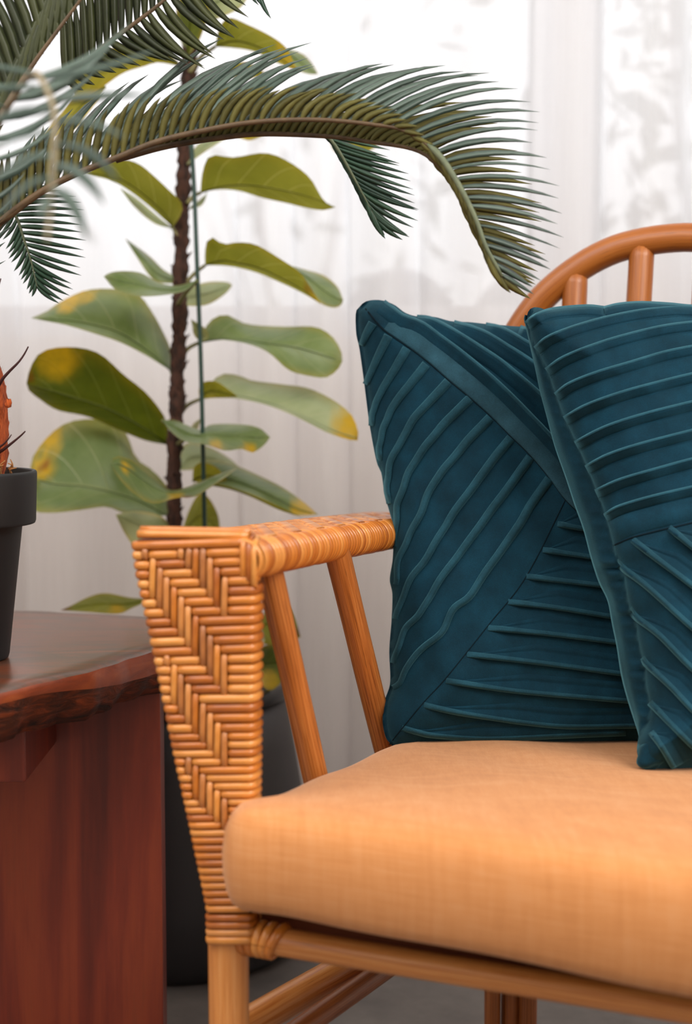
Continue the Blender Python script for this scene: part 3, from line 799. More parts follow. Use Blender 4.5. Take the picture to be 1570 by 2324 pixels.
leaf([(382, 1010), (384, 980), (370, 940), (330, 890), (280, 850), (230, 805), (180, 789), (120, 790), (85, 806), (67, 840), (60, 870)],
     [(382, 1010), (330, 1000), (270, 976), (200, 946), (130, 931), (90, 906), (65, 886), (60, 870)], 'leaf_dark', SD, 2.36, -.04, .05,
     mid=[(382, 1010), (320, 968), (240, 926), (160, 900), (60, 870)], spots=((70, 858, 11, 'b'), (130, 815, 60, 'y')), edge=0.3, pet=[(400, 1040, SD), (390, 1028, SD)])
leaf([(380, 1170), (386, 1118), (350, 1070), (310, 1040), (290, 990), (268, 964), (215, 951), (150, 960), (100, 1000), (70, 1048), (74, 1085)],
     [(380, 1170), (320, 1172), (270, 1161), (240, 1150), (180, 1158), (120, 1164), (74, 1158), (70, 1120), (74, 1085)], 'leaf_top', SD, 2.40, .07, -.05,
     mid=[(380, 1170), (300, 1130), (200, 1105), (120, 1098), (74, 1085)], spots=((96, 1062, 34, 'y'), (98, 1062, 14, 'b'), (110, 1000, 40, 'y')), edge=0.3)
leaf([(390, 1205), (372, 1176), (340, 1163), (300, 1160), (262, 1168)], [(390, 1206), (350, 1228), (310, 1242), (284, 1212), (262, 1168)], 'leaf_pale', 2.40, 2.37, .03, -.02, m=0.4, yel=0.1)
leaf([(420, 655), (470, 640), (515, 640), (527, 648)], [(420, 695), (470, 692), (510, 668), (527, 648)], 'leaf_pale', SD + .04, 2.52, .03, -.01, m=0.5)
leaf([(405, 1066), (418, 1008), (470, 1012), (520, 1040), (545, 1062)], [(405, 1068), (450, 1066), (500, 1066), (545, 1062)], 'leaf_pale', SD + .04, 2.55, .03, -.01, m=0.5)
leaf([(410, 1215), (428, 1160), (452, 1120), (474, 1130), (495, 1170), (500, 1215)], [(410, 1216), (440, 1218), (470, 1218), (500, 1215)], 'leaf_under', SD + .03, 2.47, .02, -.01, m=0.5)
leaf([(395, 1000), (425, 980), (440, 960), (455, 950)], [(395, 1002), (425, 995), (448, 975), (455, 950)], 'leaf_pale', SD + .03, 2.48, .01, -.01, m=0.5, yel=0.3)
leaf([(345, 1357), (300, 1357), (240, 1346), (200, 1355), (160, 1375), (137, 1385)], [(345, 1361), (300, 1380), (268, 1393), (200, 1389), (137, 1385)], 'leaf_under', 2.40, 2.34, .04, -.03, m=0.5, spots=((145, 1382, 16, 'b'), (265, 1388, 22, 'y')))
leaf([(488, 106), (498, 62), (520, 40), (560, 55), (620, 85), (652, 112), (670, 150), (682, 160)],
     [(488, 106), (540, 110), (580, 118), (620, 138), (660, 156), (682, 160)], 'leaf_under', SD, 2.38, -.05, .02, m=0.75, spots=((655, 125, 34, 'y'), (665, 148, 26, 'y'), (640, 105, 16, 'y')), pet=[(430, 165, SD), (455, 130, SD)])
leaf([(630, 105), (680, 119), (705, 140), (722, 168)], [(630, 108), (670, 155), (700, 168), (722, 168)], 'leaf_top', SD + .03, 2.46, .03, -.02, m=0.5)
leaf([(438, 62), (470, -22), (530, -42), (562, -6)], [(438, 63), (500, 40), (545, 18), (562, -6)], 'leaf_pale', SD + .02, 2.40, .03, -.02, m=0.5)
leaf([(425, 130), (398, 50), (420, -30), (475, -30)], [(425, 130), (452, 92), (472, 30), (475, -30)], 'leaf_dark', SD, 2.40, .02, -.02, m=0.5)
leaf([(415, 150), (380, 120), (350, 112), (310, 104), (250, 110), (200, 140), (155, 185)], [(415, 152), (360, 142), (330, 150), (280, 166), (230, 200), (180, 230), (155, 185)], 'leaf_under', SD, 2.36, -.03, .02, m=0.4, yel=0.25)
leaf([(240, 195), (180, 208), (140, 255), (95, 312)], [(240, 200), (205, 250), (160, 300), (95, 312)], 'leaf_under', 2.42, 2.36, .02, -.02, m=0.5, yel=0.2)
leaf([(425, 372), (445, 332), (480, 312), (530, 300)], [(425, 374), (465, 345), (500, 322), (530, 300)], 'leaf_pale', SD, 2.42, .02, -.02, m=0.5)
leaf([(520, 300), (560, 285), (605, 302)], [(520, 302), (565, 319), (605, 303)], 'leaf_under', SD + .03, 2.45, .02, -.02, m=0.5, yel=0.45)
leaf([(500, 168), (540, 141), (580, 150), (606, 172)], [(500, 170), (550, 177), (606, 174)], 'leaf_under', SD + .03, 2.45, .02, -.02, m=0.5, yel=0.2)
leaf([(430, 470), (450, 455), (468, 440), (470, 432)], [(430, 475), (455, 468), (466, 452), (470, 432)], 'leaf_pale', SD + .02, 2.47, .01, -.01, m=0.5)
leaf([(745, 310), (770, 300), (840, 318), (858, 330)], [(745, 312), (760, 345), (800, 360), (858, 332)], 'leaf_under', SD + .06, 2.50, .02, -.01, m=0.5, yel=0.1)
leaf([(545, 1440), (590, 1400), (640, 1366), (665, 1392), (682, 1445)], [(545, 1446), (600, 1462), (640, 1462), (682, 1446)], 'leaf_under', 2.42, 2.36, .02, -.02, m=0.4, spots=((676, 1436, 12, 'b'),))
leaf([(545, 1470), (575, 1400), (590, 1410), (602, 1452)], [(545, 1472), (575, 1466), (595, 1464), (602, 1452)], 'leaf_pale', 2.34, 2.33, .02, -.02, m=0.4)
leaf([(545, 1485), (610, 1463), (650, 1470), (674, 1500)], [(545, 1500), (590, 1552), (622, 1564), (674, 1502)], 'leaf_dark', 2.38, 2.33, .02, -.02, m=0.4, spots=((610, 1545, 30, 'y'),))

# ================================================================== RATTAN ARMCHAIR
chair = thing('rattan_armchair', (0.1, 1.7, 0), 'honey coloured rattan armchair with woven cane arm and rounded pole back', 'chair')
TH = math.radians(15)
PN = np.array([-math.sin(TH), -math.cos(TH), 0])     # the arm front faces this way
PP = P(440, 1230, 1.5)
def strand(path, wdt, hgt, name, mat, parent, sides=6, up=None):
    p = np.asarray(path, float)
    V, F, U = tube(p, 0.5 * wdt, sides, True, 0.0, hgt / wdt, up)
    return obj(name, V, F, mat, parent)
# --- front panel of the arm
LV = np.array([1200, 1240, 1306, 1330, 1500, 1600, 1700, 1800, 1900, 2000, 2060, 2145], float)
LE = np.array([305, 303, 313, 319, 355, 375, 394, 416, 437, 458, 470, 472], float)
RE = np.array([546, 548, 552, 576, 574, 573, 573, 572, 570, 568, 567, 566], float)
ul = lambda v: np.interp(v, LV, LE)
ur = lambda v: np.interp(v, LV, RE)
def SP(u, v, h):
    return hit(u, v, PP, PN) + np.asarray(h, float)[..., None] * PN
vs = np.linspace(1226, 2140, 40)
front = np.vstack([SP(ul(vs) + 5, vs, np.full(40, -0.003)), SP(ur(vs) - 5, vs, np.full(40, -0.003))])
back = front - PN * 0.026
V = np.vstack([front, back])
F = []
for i in range(39):
    F += [(i, i + 1, 41 + i, 40 + i), (80 + i, 120 + i, 121 + i, 81 + i), (i, 80 + i, 81 + i, i + 1), (40 + i, 41 + i, 121 + i, 120 + i)]
F += [(0, 40, 120, 80), (39, 119, 159, 79)]
panel = obj('arm_panel', V, F, MT['core'], chair, False)
rowv = [1224 + 21.7 * j for j in range(4)] + [1311 + 22 * j for j in range(16)] + [1663 + 18.75 * j for j in range(8)]
rowv += [1813 + 17.2 * j for j in range(15)]
rowv.append(rowv[-1] + 17.2)
colx = [511 - 16.3 * k for k in range(13)]
def is_vert(k, j):
    if j >= 32 or j < 0: return False
    v = 0.5 * (rowv[j] + rowv[j + 1])
    x = colx[k]
    if x < ul(v) + 24: return False
    return ((j + k - 4) % 8) < 4 and not (j < 1)
def px_m(px): return px / 3600 * 1.5
HB = 0.0022
for j in range(len(rowv) - 1):
    v = 0.5 * (rowv[j] + rowv[j + 1]); pit = rowv[j + 1] - rowv[j]
    cover = [False] * 13
    segs = []
    xs0, xs1 = ul(v), ur(v)
    verts = sorted([colx[k] for k in range(13) if is_vert(k, j)])
    edges = [xs0]
    cur = xs0
    runs = []
    for x in verts:
        if x - 8.2 - cur > 6: runs.append((cur, x - 8.2))
        cur = x + 8.2
    if xs1 - cur > 6: runs.append((cur, xs1))
    for a, b in runs:
        n = 7
        L = b - a
        uu = np.linspace(a, b, n); hh = np.full(n, HB) + 0.0006 * rng.uniform(-1, 1)
        hh[0] = hh[-1] = -0.0012
        uu[1] = a + min(5, L * 0.2); uu[-2] = b - min(5, L * 0.2)
        hh[1] = hh[-2] = HB * 0.8
        vv = v - (uu - 440) * (0.035 if v < 1500 else 0.012) + rng.uniform(-0.6, 0.6)
        pts = SP(uu, vv, hh)
        if a == xs0:      # wraps round the outer edge
            e = SP(np.array([a - 1.5, a - 3.5, a - 2]), np.full(3, vv[0]), np.array([-0.022, -0.012, -0.003]))
            pts = np.vstack([e, pts[1:]])
        if b == xs1:      # and round the inner edge
            e = SP(np.array([b + 2, b + 3.5, b + 1.5]), np.full(3, vv[-1]), np.array([-0.003, -0.012, -0.022]))
            pts = np.vstack([pts[:-1], e])
        strand(pts, px_m(pit * 0.98), px_m(pit * 0.62), 'cane_strand', MT['cane'], panel, 8, up=PN)
for k in range(13):
    j = 0
    while j < 33:
        if is_vert(k, j):
            j1 = j
            while is_vert(k, j1): j1 += 1
            v0, v1 = rowv[j] - 2, rowv[j1] + 2
            n = 8
            vv = np.linspace(v0, v1, n); vv[1] = v0 + 5; vv[-2] = v1 - 5
            hh = np.full(n, HB + 0.0009); hh[0] = hh[-1] = -0.0008; hh[1] = hh[-2] = HB * 0.9
            uu = colx[k] + rng.uniform(-0.8, 0.8) + np.linspace(-1, 1, n) * rng.uniform(-1.2, 1.2)
            strand(SP(uu, vv, hh), px_m(15.6), px_m(12), 'cane_strand', MT['cane_pale' if k % 3 != 1 else 'cane'], panel, 8, up=PN)
            j = j1
        else: j += 1
# wide wraps that close the panel above the leg
for v, pit, m_ in ((2082, 17, 'cane'), (2099, 17, 'cane'), (2116, 17, 'cane_pale'), (2133, 19, 'cane')):
    a, b = ul(v), ur(v)
    uu = np.array([a - 1, a - 4, a - 2, a + 3, (a + b) / 2, b - 3, b + 2, b + 4, b + 1])
    hh = np.array([-0.024, -0.012, -0.002, HB, HB + .001, HB, -0.002, -0.012, -0.024])
    strand(SP(uu, np.full(9, v), hh), px_m(pit), px_m(pit * 0.6), 'cane_strand', MT[m_], panel, 8, up=PN)

for i, u0 in enumerate((553, 566, 578)):
    vv = np.array([1214, 1222, 1240, 1262, 1285, 1306 + 4 * i, 1316 + 4 * i], float) + 5 * i
    hh = np.array([-0.014, -0.003, 0.0035, 0.004, 0.0035, 0.0025, -0.002])
    strand(SP(u0 + np.array([-4, -2, 0, 1, 1, 0, 0]), vv, hh), px_m(14.5), px_m(11), 'cane_strand', MT['cane'], panel, 8, up=PN)
for v, h0 in ((1213, -0.0045), (1205, -0.0115)):
    a, b = ul(1240) + 6, 560
    uu = np.linspace(a, b, 9); hh = np.full(9, h0) + 0.0006 * np.sin(np.arange(9) * 2.0)
    strand(SP(uu, v + (uu - a) * 0.02, hh), px_m(19), px_m(15), 'cane_strand', MT['cane'], panel, 8, up=PN)
# --- armrest: flat woven top, round inner pole wrapped with cane
R0, R1v = np.array([-0.0868, 1.468]), np.array([0.144, 0.46])
AW, AR = 0.115, 0.0165
AL = 1.5
adir = np.array([0.2987, 0.9543]); anrm = np.array([-0.9543, 0.2987])
def arm_z(t): return 0.7315 - 0.0195 * t - 0.003 * t * t
def SA(s, t, h):
    """s: metres across from the outer edge (round edges at both ends); t along; h outward"""
    s = np.asarray(s, float); t = np.asarray(t, float); h = np.asarray(h, float)
    flat = AW - 2 * AR
    q = np.clip(s, 0, flat)
    ang_r = np.clip((s - flat) / AR, 0, math.pi); ang_l = np.clip(-s / AR, 0, math.pi)
    wv = AR + q + np.sin(ang_r) * (AR + h) - np.sin(ang_l) * (AR + h)
    zz = -AR + (AR + h) * np.where(ang_r > 0, np.cos(ang_r), np.where(ang_l > 0, np.cos(ang_l), 1.0))
    ext = np.clip(s - flat - AR * math.pi, 0, None)
    wv = wv - ext
    base = R0[None] + np.outer(t.ravel(), R1v)
    xy = base + np.outer((AW - wv.ravel()), anrm)
    return np.concatenate([xy, (arm_z(t.ravel()) + zz.ravel())[:, None]], 1)
sc = np.linspace(-AR * math.pi, AW - 2 * AR + AR * math.pi, 40)
tt = np.linspace(0.05, AL, 30)
V = np.vstack([SA(sc, np.full(40, t), np.full(40, -0.003)) for t in tt])
F = grid_faces(30, 40, True) + [tuple(range(40)), tuple(29 * 40 + i for i in range(40))[::-1]]
arm = obj('armrest', V, F, MT['core'], chair)
UPZ = np.array([0, 0, 1.0])
nrow = 76
tp = AL / nrow
flat = AW - 2 * AR
ncol = 9
cs = [0.012 + 0.0085 * k for k in range(ncol)]
def a_vert(k, j): return 1 <= j < nrow - 1 and ((j + 2 * k) % 8) < 4
for j in range(nrow):
    t = (j + 0.5) * tp
    if t < 0.052: continue
    cov = sorted(cs[k] for k in range(ncol) if a_vert(k, j))
    runs, cur = [], -1
    start = -AR * 2.6
    cur = start
    for x in cov:
        if x - 0.004 - cur > 0.003: runs.append((cur, x - 0.004))
        cur = x + 0.004
    runs.append((cur, flat + AR * math.pi + 0.01))
    for i, (a, b) in enumerate(runs):
        n = 22 if b > flat else (12 if a < 0 else 6)
        ss = np.linspace(a, b, n); hh = np.full(n, 0.0009 + rng.uniform(-0.0003, 0.0003))
        if a > start: hh[0] = -0.0015
        if b < flat: hh[-1] = -0.0015
        pts = SA(ss, np.full(n, t), hh)
        if b > flat or a < 0:
            strand(pts, 0.0093, 0.0052, 'wrap_strand', MT['cane'], arm, 6, up=UPZ if a < 0.02 else UPZ)
        elif t < 1.2:
            strand(pts, 0.0092, 0.0048, 'wrap_strand', MT['cane'], arm, 6, up=UPZ)
for k in range(ncol):
    j = 0
    while j < nrow:
        if a_vert(k, j):
            j1 = j
            while a_vert(k, j1): j1 += 1
            n = 6
            t_ = np.linspace(max(0.045, j * tp - 0.002), j1 * tp + 0.002, n)
            hh = np.full(n, 0.0018); hh[0] = hh[-1] = -0.001
            strand(SA(np.full(n, cs[k]), t_, hh), 0.0078, 0.0045, 'lengthwise_strand', MT['cane'], arm, 6, up=UPZ)
            j = j1
        else: j += 1
# corner lashing where panel and armrest meet
for i in range(1):
    s0 = flat + AR * (0.15 + 0.0 * i)
    n = 12
    ss = np.linspace(flat - 0.012 + 0.004 * i, flat + AR * 2.6, n)
    strand(SA(ss, np.full(n, 0.036 - 0.010 * i), np.full(n, 0.002)), 0.0085, 0.005, 'corner_lashing', MT['cane'], arm, 6, up=UPZ)

# --- poles
def pole(name, a, b, r, mat, sides=18, n=40, wob=0.0):
    V, F, U = rounded_bar(a, b, r, sides, n, wob)
    U[:, 0] += rng.uniform(0, 5)
    return obj(name, V, F, MT[mat], chair, True, uv=U)
def ext(a, b, k0, k1):
    a, b = np.asarray(a), np.asarray(b)
    return a + (a - b) * k0, b + (b - a) * k1
a, b = ext(P(610, 1290, 1.585), P(713, 1752, 1.675), 0.05, 0.25)
pole('arm_spindle', a, b, 0.0139, 'pole', 14)
a, b = ext(P(766, 1258, 1.76), P(872, 1690, 1.925), 0.06, 0.2)
pole('arm_spindle', a, b, 0.0148, 'pole', 14)
lt = P(518, 2100, 1.513)
pole('front_leg', lt, (lt[0], lt[1], 0.0), 0.0198, 'rail_pole', 24)
ra, rb = P(530, 2120, 1.512), P(1570, 2289, 1.335)
ra2, rb2 = ext(ra, rb, 0.0, 0.45)
rail = pole('seat_rail', ra2, rb2, 0.0136, 'rail_pole', 20, 60)
rdir = (rb - ra) / np.linalg.norm(rb - ra)
s1 = np.cross(rdir, [0, 0, 1.0]); s2 = np.cross(s1, rdir)
for i in range(5):
    c = ra + rdir * (0.011 + 0.0093 * i)
    th = np.linspace(0, 2 * math.pi, 25)
    tilt = 0.003 * (i - 1)
    p = c + np.outer(np.cos(th), s1) * 0.0158 + np.outer(np.sin(th), s2) * 0.0158 + np.outer(np.cos(th + 0.5 * i) * 0.0022 + np.sin(th) * tilt, rdir)
    V, F, U = tube(p, 0.0046, 8, False, 0, 0.62, up=s1)
    obj('rail_binding', V, F, MT['cane'], rail)
# side rail, seat deck, stretchers, rear legs
fl = np.array([-0.100, 1.53, 0.355]); bl = np.array([0.09, 1.98, 0.345])
pole('side_rail', fl, bl, 0.0135, 'rail_pole')
rr_ = np.array([0.45, 1.27, 0.355]); br_ = np.array([0.62, 1.70, 0.345])
pole('side_rail', rr_, br_, 0.0135, 'rail_pole')
pole('back_rail', bl, br_, 0.0135, 'rail_pole')
Vd = np.array([fl + [0.012, 0.006, 0.033], rr_ + [-0.02, 0.006, 0.022], br_ + [-0.02, -0.02, 0.015], bl + [0.02, -0.02, 0.022]])
Vd = np.vstack([Vd, Vd - [0, 0, 0.055]])
obj('seat_deck', Vd, [(0, 1, 2, 3), (7, 6, 5, 4), (0, 4, 5, 1), (1, 5, 6, 2), (2, 6, 7, 3), (3, 7, 4, 0)], MT['core'], chair, False)
a, b = ext(P(590, 2308, 1.60), P(800, 2188, 1.745), 0.5, 1.6)
pole('stretcher', a, b, 0.0175, 'rail_pole')
a, b = ext(P(705, 2318, 1.595), P(842, 2222, 1.715), 0.4, 1.6)
pole('stretcher', a, b, 0.012, 'rail_dark')
for x, D, r in ((1117, 1.99, 0.0105), (1160, 2.0, 0.0135), (1198, 1.985, 0.0115)):
    p = P(x, 2290, D)
    pole('rear_leg', (p[0], p[1], 0.0), (p[0], p[1], 0.36), r, 'rail_dark')
pole('front_leg', (rr_[0], rr_[1], 0.0), (rr_[0], rr_[1], 0.36), 0.0198, 'rail_pole', 24)
# --- hoop back
hn = np.array([-0.40, -0.90, 0.17]); hn /= np.linalg.norm(hn)
hp = P(1330, 600, 2.13)
hx = np.array([(985, 1640), (1010, 1350), (1060, 1060), (1110, 880), (1168, 765), (1215, 695), (1265, 645), (1330, 598), (1395, 566), (1460, 549), (1520, 541), (1570, 539), (1660, 545), (1760, 572), (1850, 625), (1925, 705), (1985, 830), (2030, 1000), (2060, 1250), (2075, 1560)], float)
R = resample(hx, 120)
V, F, U = tube(hit(R[:, 0], R[:, 1], hp, hn), 0.0188, 22)
obj('back_hoop', V, F, MT['hoop_pole'], chair, True, uv=U)
for (x0, y0, x1, y1) in ((1306, 618, 1300, 760), (1457, 556, 1449, 690), (1606, 545, 1598, 690), (1752, 580, 1744, 720)):
    t0 = hit(np.array([x0]), np.array([y0]), hp, hn)[0]; t1 = hit(np.array([x1]), np.array([y1]), hp, hn)[0]
    d = (t1 - t0) / np.linalg.norm(t1 - t0)
    t1 = t0 + d * ((t0[2] - 0.36) / -d[2] if d[2] < 0 else 0.5)
    pole('back_slat', t0, t1, 0.0168, 'hoop_pole', 14)

# ================================================================== SEAT CUSHION
BD = np.array([0.426, 0.905]); RD = np.array([0.905, -0.426])
FLc = np.array([-0.105, 1.455])
def seat_z(x, y):
    s = (x - FLc[0]) * 0.2 + (y - FLc[1]) * 0.98
    return 0.489 - 0.080 * np.clip(s - 0.02, 0, 1)
def cushion():
    fr = FLc + RD * 0.60
    ctrl = [(-0.1075, 1.500), (-0.1125, 1.465), (-0.108, 1.437), (-0.088, 1.423), (-0.055, 1.412)]
    for k in (0.15, 0.25, 0.35, 0.45, 0.54): ctrl.append(tuple(np.array([-0.083, 1.428]) + RD * k))
    ctrl += [tuple(fr + BD * 0.0 + RD * 0.0), tuple(fr + BD * 0.03 + RD * 0.02), tuple(fr + BD * 0.10), tuple(fr + BD * 0.40), tuple(fr + BD * 0.50 - RD * 0.02)]
    ctrl += [(0.44, 1.88), (0.24, 2.0), (0.115, 2.03), (0.082, 1.99), (0.047, 1.857), (-0.015, 1.69), (-0.065, 1.565), (-0.088, 1.525)]
    L = resample(np.array(ctrl + ctrl[:1]), 241)[:-1]
    n = len(L)
    tg = np.roll(L, -1, 0) - np.roll(L, 1, 0)
    out = np.stack([tg[:, 1], -tg[:, 0]], 1); out /= np.linalg.norm(out, axis=1)[:, None]
    if np.dot(out[0], L[0] - L.mean(0)) < 0: out = -out
    zt = seat_z(L[:, 0], L[:, 1]) - 0.003
    zb = 0.390 - 0.02 * np.clip((zt.max() - zt) / 0.05, 0, 1) - 0.013 * np.clip((L[:, 0] + 0.05) / 0.34, 0, 1.2)
    rows = []
    for ins, f in ((0.022, 0.0), (0.010, 0.012), (0.004, 0.06), (0.0, 0.16), (-0.0035, 0.35), (-0.004, 0.55), (-0.001, 0.76), (0.004, 0.88), (0.011, 0.955), (0.020, 0.99)):
        rows.append(np.c_[L - out * ins, zb + (zt - zb) * f])
    c = L.mean(0)
    for k in (0.93, 0.85, 0.7, 0.5, 0.3, 0.12, 0.02):
        q = c + (L - out * 0.02 - c) * k
        rows.append(np.c_[q, seat_z(q[:, 0], q[:, 1]) + 0.004 * (1 - k) - 0.001])
    V = np.vstack(rows)
    V[:, 2] += 0.0012 * np.sin(V[:, 0] * 37 + V[:, 1] * 21)
    F = grid_faces(len(rows), n, True) + [tuple(range(n)), tuple((len(rows) - 1) * n + i for i in range(n))]
    # orient outward
    o = obj('seat_cushion', V, F, MT['linen'])
    tag(o, 'thick tan linen seat cushion lying on the rattan armchair', 'cushion')
cushion()

# ================================================================== VELVET CUSHIONS
def seg_dist(x, y, poly):
    a = poly; b = np.roll(poly, -1, 0)
    d = np.full(x.shape, 1e9)
    for i in range(len(a)):
        ab = b[i] - a[i]; L2 = ab @ ab + 1e-9
        t = np.clip(((x - a[i, 0]) * ab[0] + (y - a[i, 1]) * ab[1]) / L2, 0, 1)
        d = np.minimum(d, np.hypot(x - a[i, 0] - t * ab[0], y - a[i, 1] - t * ab[1]))
    return d
def inside(x, y, poly):
    c = np.zeros(x.shape, bool)
    a = poly; b = np.roll(poly, -1, 0)
    for i in range(len(a)):
        cond = ((a[i, 1] > y) != (b[i, 1] > y)) & (x < (b[i, 0] - a[i, 0]) * (y - a[i, 1]) / (b[i, 1] - a[i, 1] + 1e-9) + a[i, 0])
        c ^= cond
    return c
class Pillow:
    def __init__(s, name, label, top, right, bottom, left, left_back, p3, T, Rpx, Tb, side):
        s.nx, s.ny = 90, 110
        a, b, c = [P(*q) for q in p3]
        n = np.cross(b - a, c - a); s.n = n / np.linalg.norm(n); s.p0 = a
        s.T, s.R = T, Rpx
        top = resample(np.array(top, float), s.nx); bottom = resample(np.array(bottom, float), s.nx)
        left = resample(np.array(left, float), s.ny); right = resample(np.array(right, float), s.ny)
        lb = resample(np.array(left_back, float), s.ny)
        s.poly = np.vstack([top[::3], right[::3], bottom[::-1][::3], left[::-1][::3]])
        def coons(lft):
            u = np.linspace(0, 1, s.nx)[None, :, None]; v = np.linspace(0, 1, s.ny)[:, None, None]
            Q = (1 - v) * top[None] + v * bottom[None] + (1 - u) * lft[:, None] + u * right[:, None]
            Q -= (1 - u) * (1 - v) * lft[0] + u * (1 - v) * right[0] + (1 - u) * v * lft[-1] + u * v * right[-1]
            return Q
        Q = coons(left)
        d = seg_dist(Q[..., 0], Q[..., 1], s.poly)
        front = P(Q[..., 0], Q[..., 1], s.depth0(Q[..., 0], Q[..., 1]) - s.bulge(d) + s.wr(Q[..., 0], Q[..., 1], d))
        Qb = coons(lb)
        u = np.linspace(0, 1, s.nx)[None, :]; v = np.linspace(0, 1, s.ny)[:, None]
        bb = Tb * np.clip((1 - (2 * u - 1) ** 4) * (1 - (2 * v - 1) ** 4), 0, 1) ** 0.6
        edge = side * np.sin(np.pi * v) ** 0.35 * (1 - u) ** 4
        backD = s.depth0(Qb[..., 0], Qb[..., 1]) + bb + edge
        back = P(Qb[..., 0], Qb[..., 1], backD)
        # rolled side between the seam and the outer silhouette
        k = 8
        strip = []
        for i in range(1, k):
            f = i / k
            q = left * (1 - f) + lb * f
            bow = math.sin(math.pi * f) * 0.25
            q = q + (lb - left) * bow * (1 - f)
            dd = (1 - f) * front[:, 0, 1] + f * back[:, 0, 1] - 0.006 * math.sin(math.pi * f)
            strip.append(P(q[:, 0], q[:, 1], dd))
        cols = [front[:, j] for j in range(s.nx - 1, -1, -1)] + strip + [back[:, j] for j in range(s.nx)]
        V = np.stack(cols, 1)
        V = V.reshape(-1, 3)
        base = np.array([V[:, 0].mean(), V[:, 1].mean(), V[:, 2].min()])
        s.root = thing(name, base, label, 'cushion', 'teal velvet cushions on the armchair')
        s.cover = obj('cover', V, grid_faces(s.ny, len(cols)), MT['velvet'], s.root)
    def depth0(s, x, y): return hit(x, y, s.p0, s.n)[..., 1]
    def bulge(s, d):
        t = 1 - np.clip(d / s.R, 0, 1)
        return s.T * np.sqrt(np.clip(1 - t * t, 0, 1))
    def wr(s, x, y, d):
        k = np.clip(d / 60, 0, 1)
        return k * (0.0022 * np.sin(x * 0.021 + y * 0.009) * np.sin(y * 0.017) + 0.0012 * np.sin(x * 0.055 - y * 0.03))
    def D(s, x, y):
        d = seg_dist(x, y, s.poly) * np.where(inside(x, y, s.poly), 1, 0)
        return s.depth0(x, y) - s.bulge(d) + s.wr(x, y, d)
    def ridge(s, name, pts, prof, mat='velvet_lit_ridge', n=44, fade=(0.04, 0.04), wav=0.0, flip=1.0, w1=1.0, grow=False):
        """raised fold along a line of the cover; prof = (offset, height) pairs across it"""
        L = resample(np.array(pts, float), n)
        if wav:
            k = np.linspace(0, 1, n)
            L[:, 0] += wav * np.sin(k * 34 + pts[0][0]) * k; L[:, 1] += wav * np.cos(k * 27 + pts[0][1]) * k
        tg = np.gradient(L, axis=0); tg /= np.linalg.norm(tg, axis=1)[:, None]
        nm = np.stack([-tg[:, 1], tg[:, 0]], 1) * flip
        t = np.linspace(0, 1, n)
        env = np.minimum(1, np.minimum((t + 0.005) / max(fade[0], 1e-3), (1.005 - t) / max(fade[1], 1e-3)))
        wsc = 1 + (w1 - 1) * t
        rows = []
        for off, h in prof:
            q = L + nm * (off * wsc * (np.clip(t / 0.35, 0.15, 1) if off < -11 and grow else 1))[:, None]
            dd = s.D(q[:, 0], q[:, 1]) - (1.35 * h * env if h > 0 else h)
            rows.append(P(q[:, 0], q[:, 1], dd))
        V = np.stack(rows, 1).reshape(-1, 3)
        return obj(name, V, grid_faces(n, len(prof)), MT[mat], s.root)
CORD = [(-12, -.003), (-10, .002), (-4, .0044), (3, .005), (8, .004), (10, .0005), (11, -.003)]
LIP = [(-34, -.003), (-31, .0004), (-27, -.0002), (-24, .0012), (-12, .0034), (-3, .0058), (1, .0058), (3.5, .004), (4, -.003)]
FLAP = [(-46, -.002), (-43, .0002), (-31, .0012), (-28, .0004), (-25, .0016), (-12, .0036), (-3, .0054), (1, .0054), (3.5, .004), (4, -.003)]
EDGE = [(-9, .001), (-7, .0046), (-3, .0058), (0.5, .006), (3, .0048), (4.4, .0028), (4.6, -.003)]
TUCK = [(-3.5, -.003), (-2.5, .003), (0, .0062), (3, .0066), (8, .0052), (15, .0026), (19, .0012), (20.5, -.0006), (23, .0006), (27, -.002)]
SEAM = [(-3, -.002), (-1.5, .0007), (1.5, .0007), (3, -.002)]

pa = Pillow('teal_cushion', 'teal velvet cushion with a diagonal band and wavy cords, nearest the woven arm',
    top=[(815, 697), (826, 686), (843, 681), (869, 682), (897, 693), (918, 709), (946, 718), (985, 719), (1024, 729), (1066, 731), (1102, 735), (1141, 738), (1186, 741), (1340, 742), (1500, 735), (1610, 715), (1690, 690)],
    right=[(1690, 690), (1670, 850), (1655, 1050), (1655, 1250), (1670, 1450), (1715, 1684)],
    bottom=[(892, 1695), (935, 1697), (978, 1694), (1060, 1691), (1130, 1691), (1280, 1689), (1447, 1687), (1600, 1685), (1715, 1684)],
    left=[(815, 697), (808, 710), (809, 757), (816, 790), (826, 861), (839, 962), (855, 1047), (866, 1074), (873, 1121), (884, 1160), (893, 1199), (892, 1267), (885, 1315), (891, 1348), (889, 1410), (884, 1477), (886, 1549), (873, 1592), (869, 1635), (876, 1673), (892, 1695)],
    left_back=[(815, 697), (807, 710), (808, 757), (815, 790), (825, 861), (838, 962), (854, 1047), (865, 1074), (872, 1121), (883, 1160), (892, 1199), (891, 1267), (884, 1315), (890, 1348), (888, 1410), (883, 1477), (885, 1549), (872, 1592), (868, 1635), (875, 1673), (892, 1695)],
    p3=((885, 1690, 1.872), (1700, 1668, 1.885), (840, 690, 2.03)), T=0.072, Rpx=250, Tb=0.05, side=0.02)
seamA = [(829, 700), (870, 748), (930, 790), (972, 822), (1021, 865), (1068, 904), (1115, 946), (1160, 991), (1204, 1034), (1248, 1086), (1283, 1134), (1330, 1180), (1380, 1230)]
pa.ridge('band', [(x + 15, y - 21) for x, y in seamA[1:]], [(-27, -.002), (-24, .0016), (-10, .0026), (10, .0026), (22, .002), (25, .0008), (26, -.002)], 'velvet_band', 60, (0.02, 0.02))
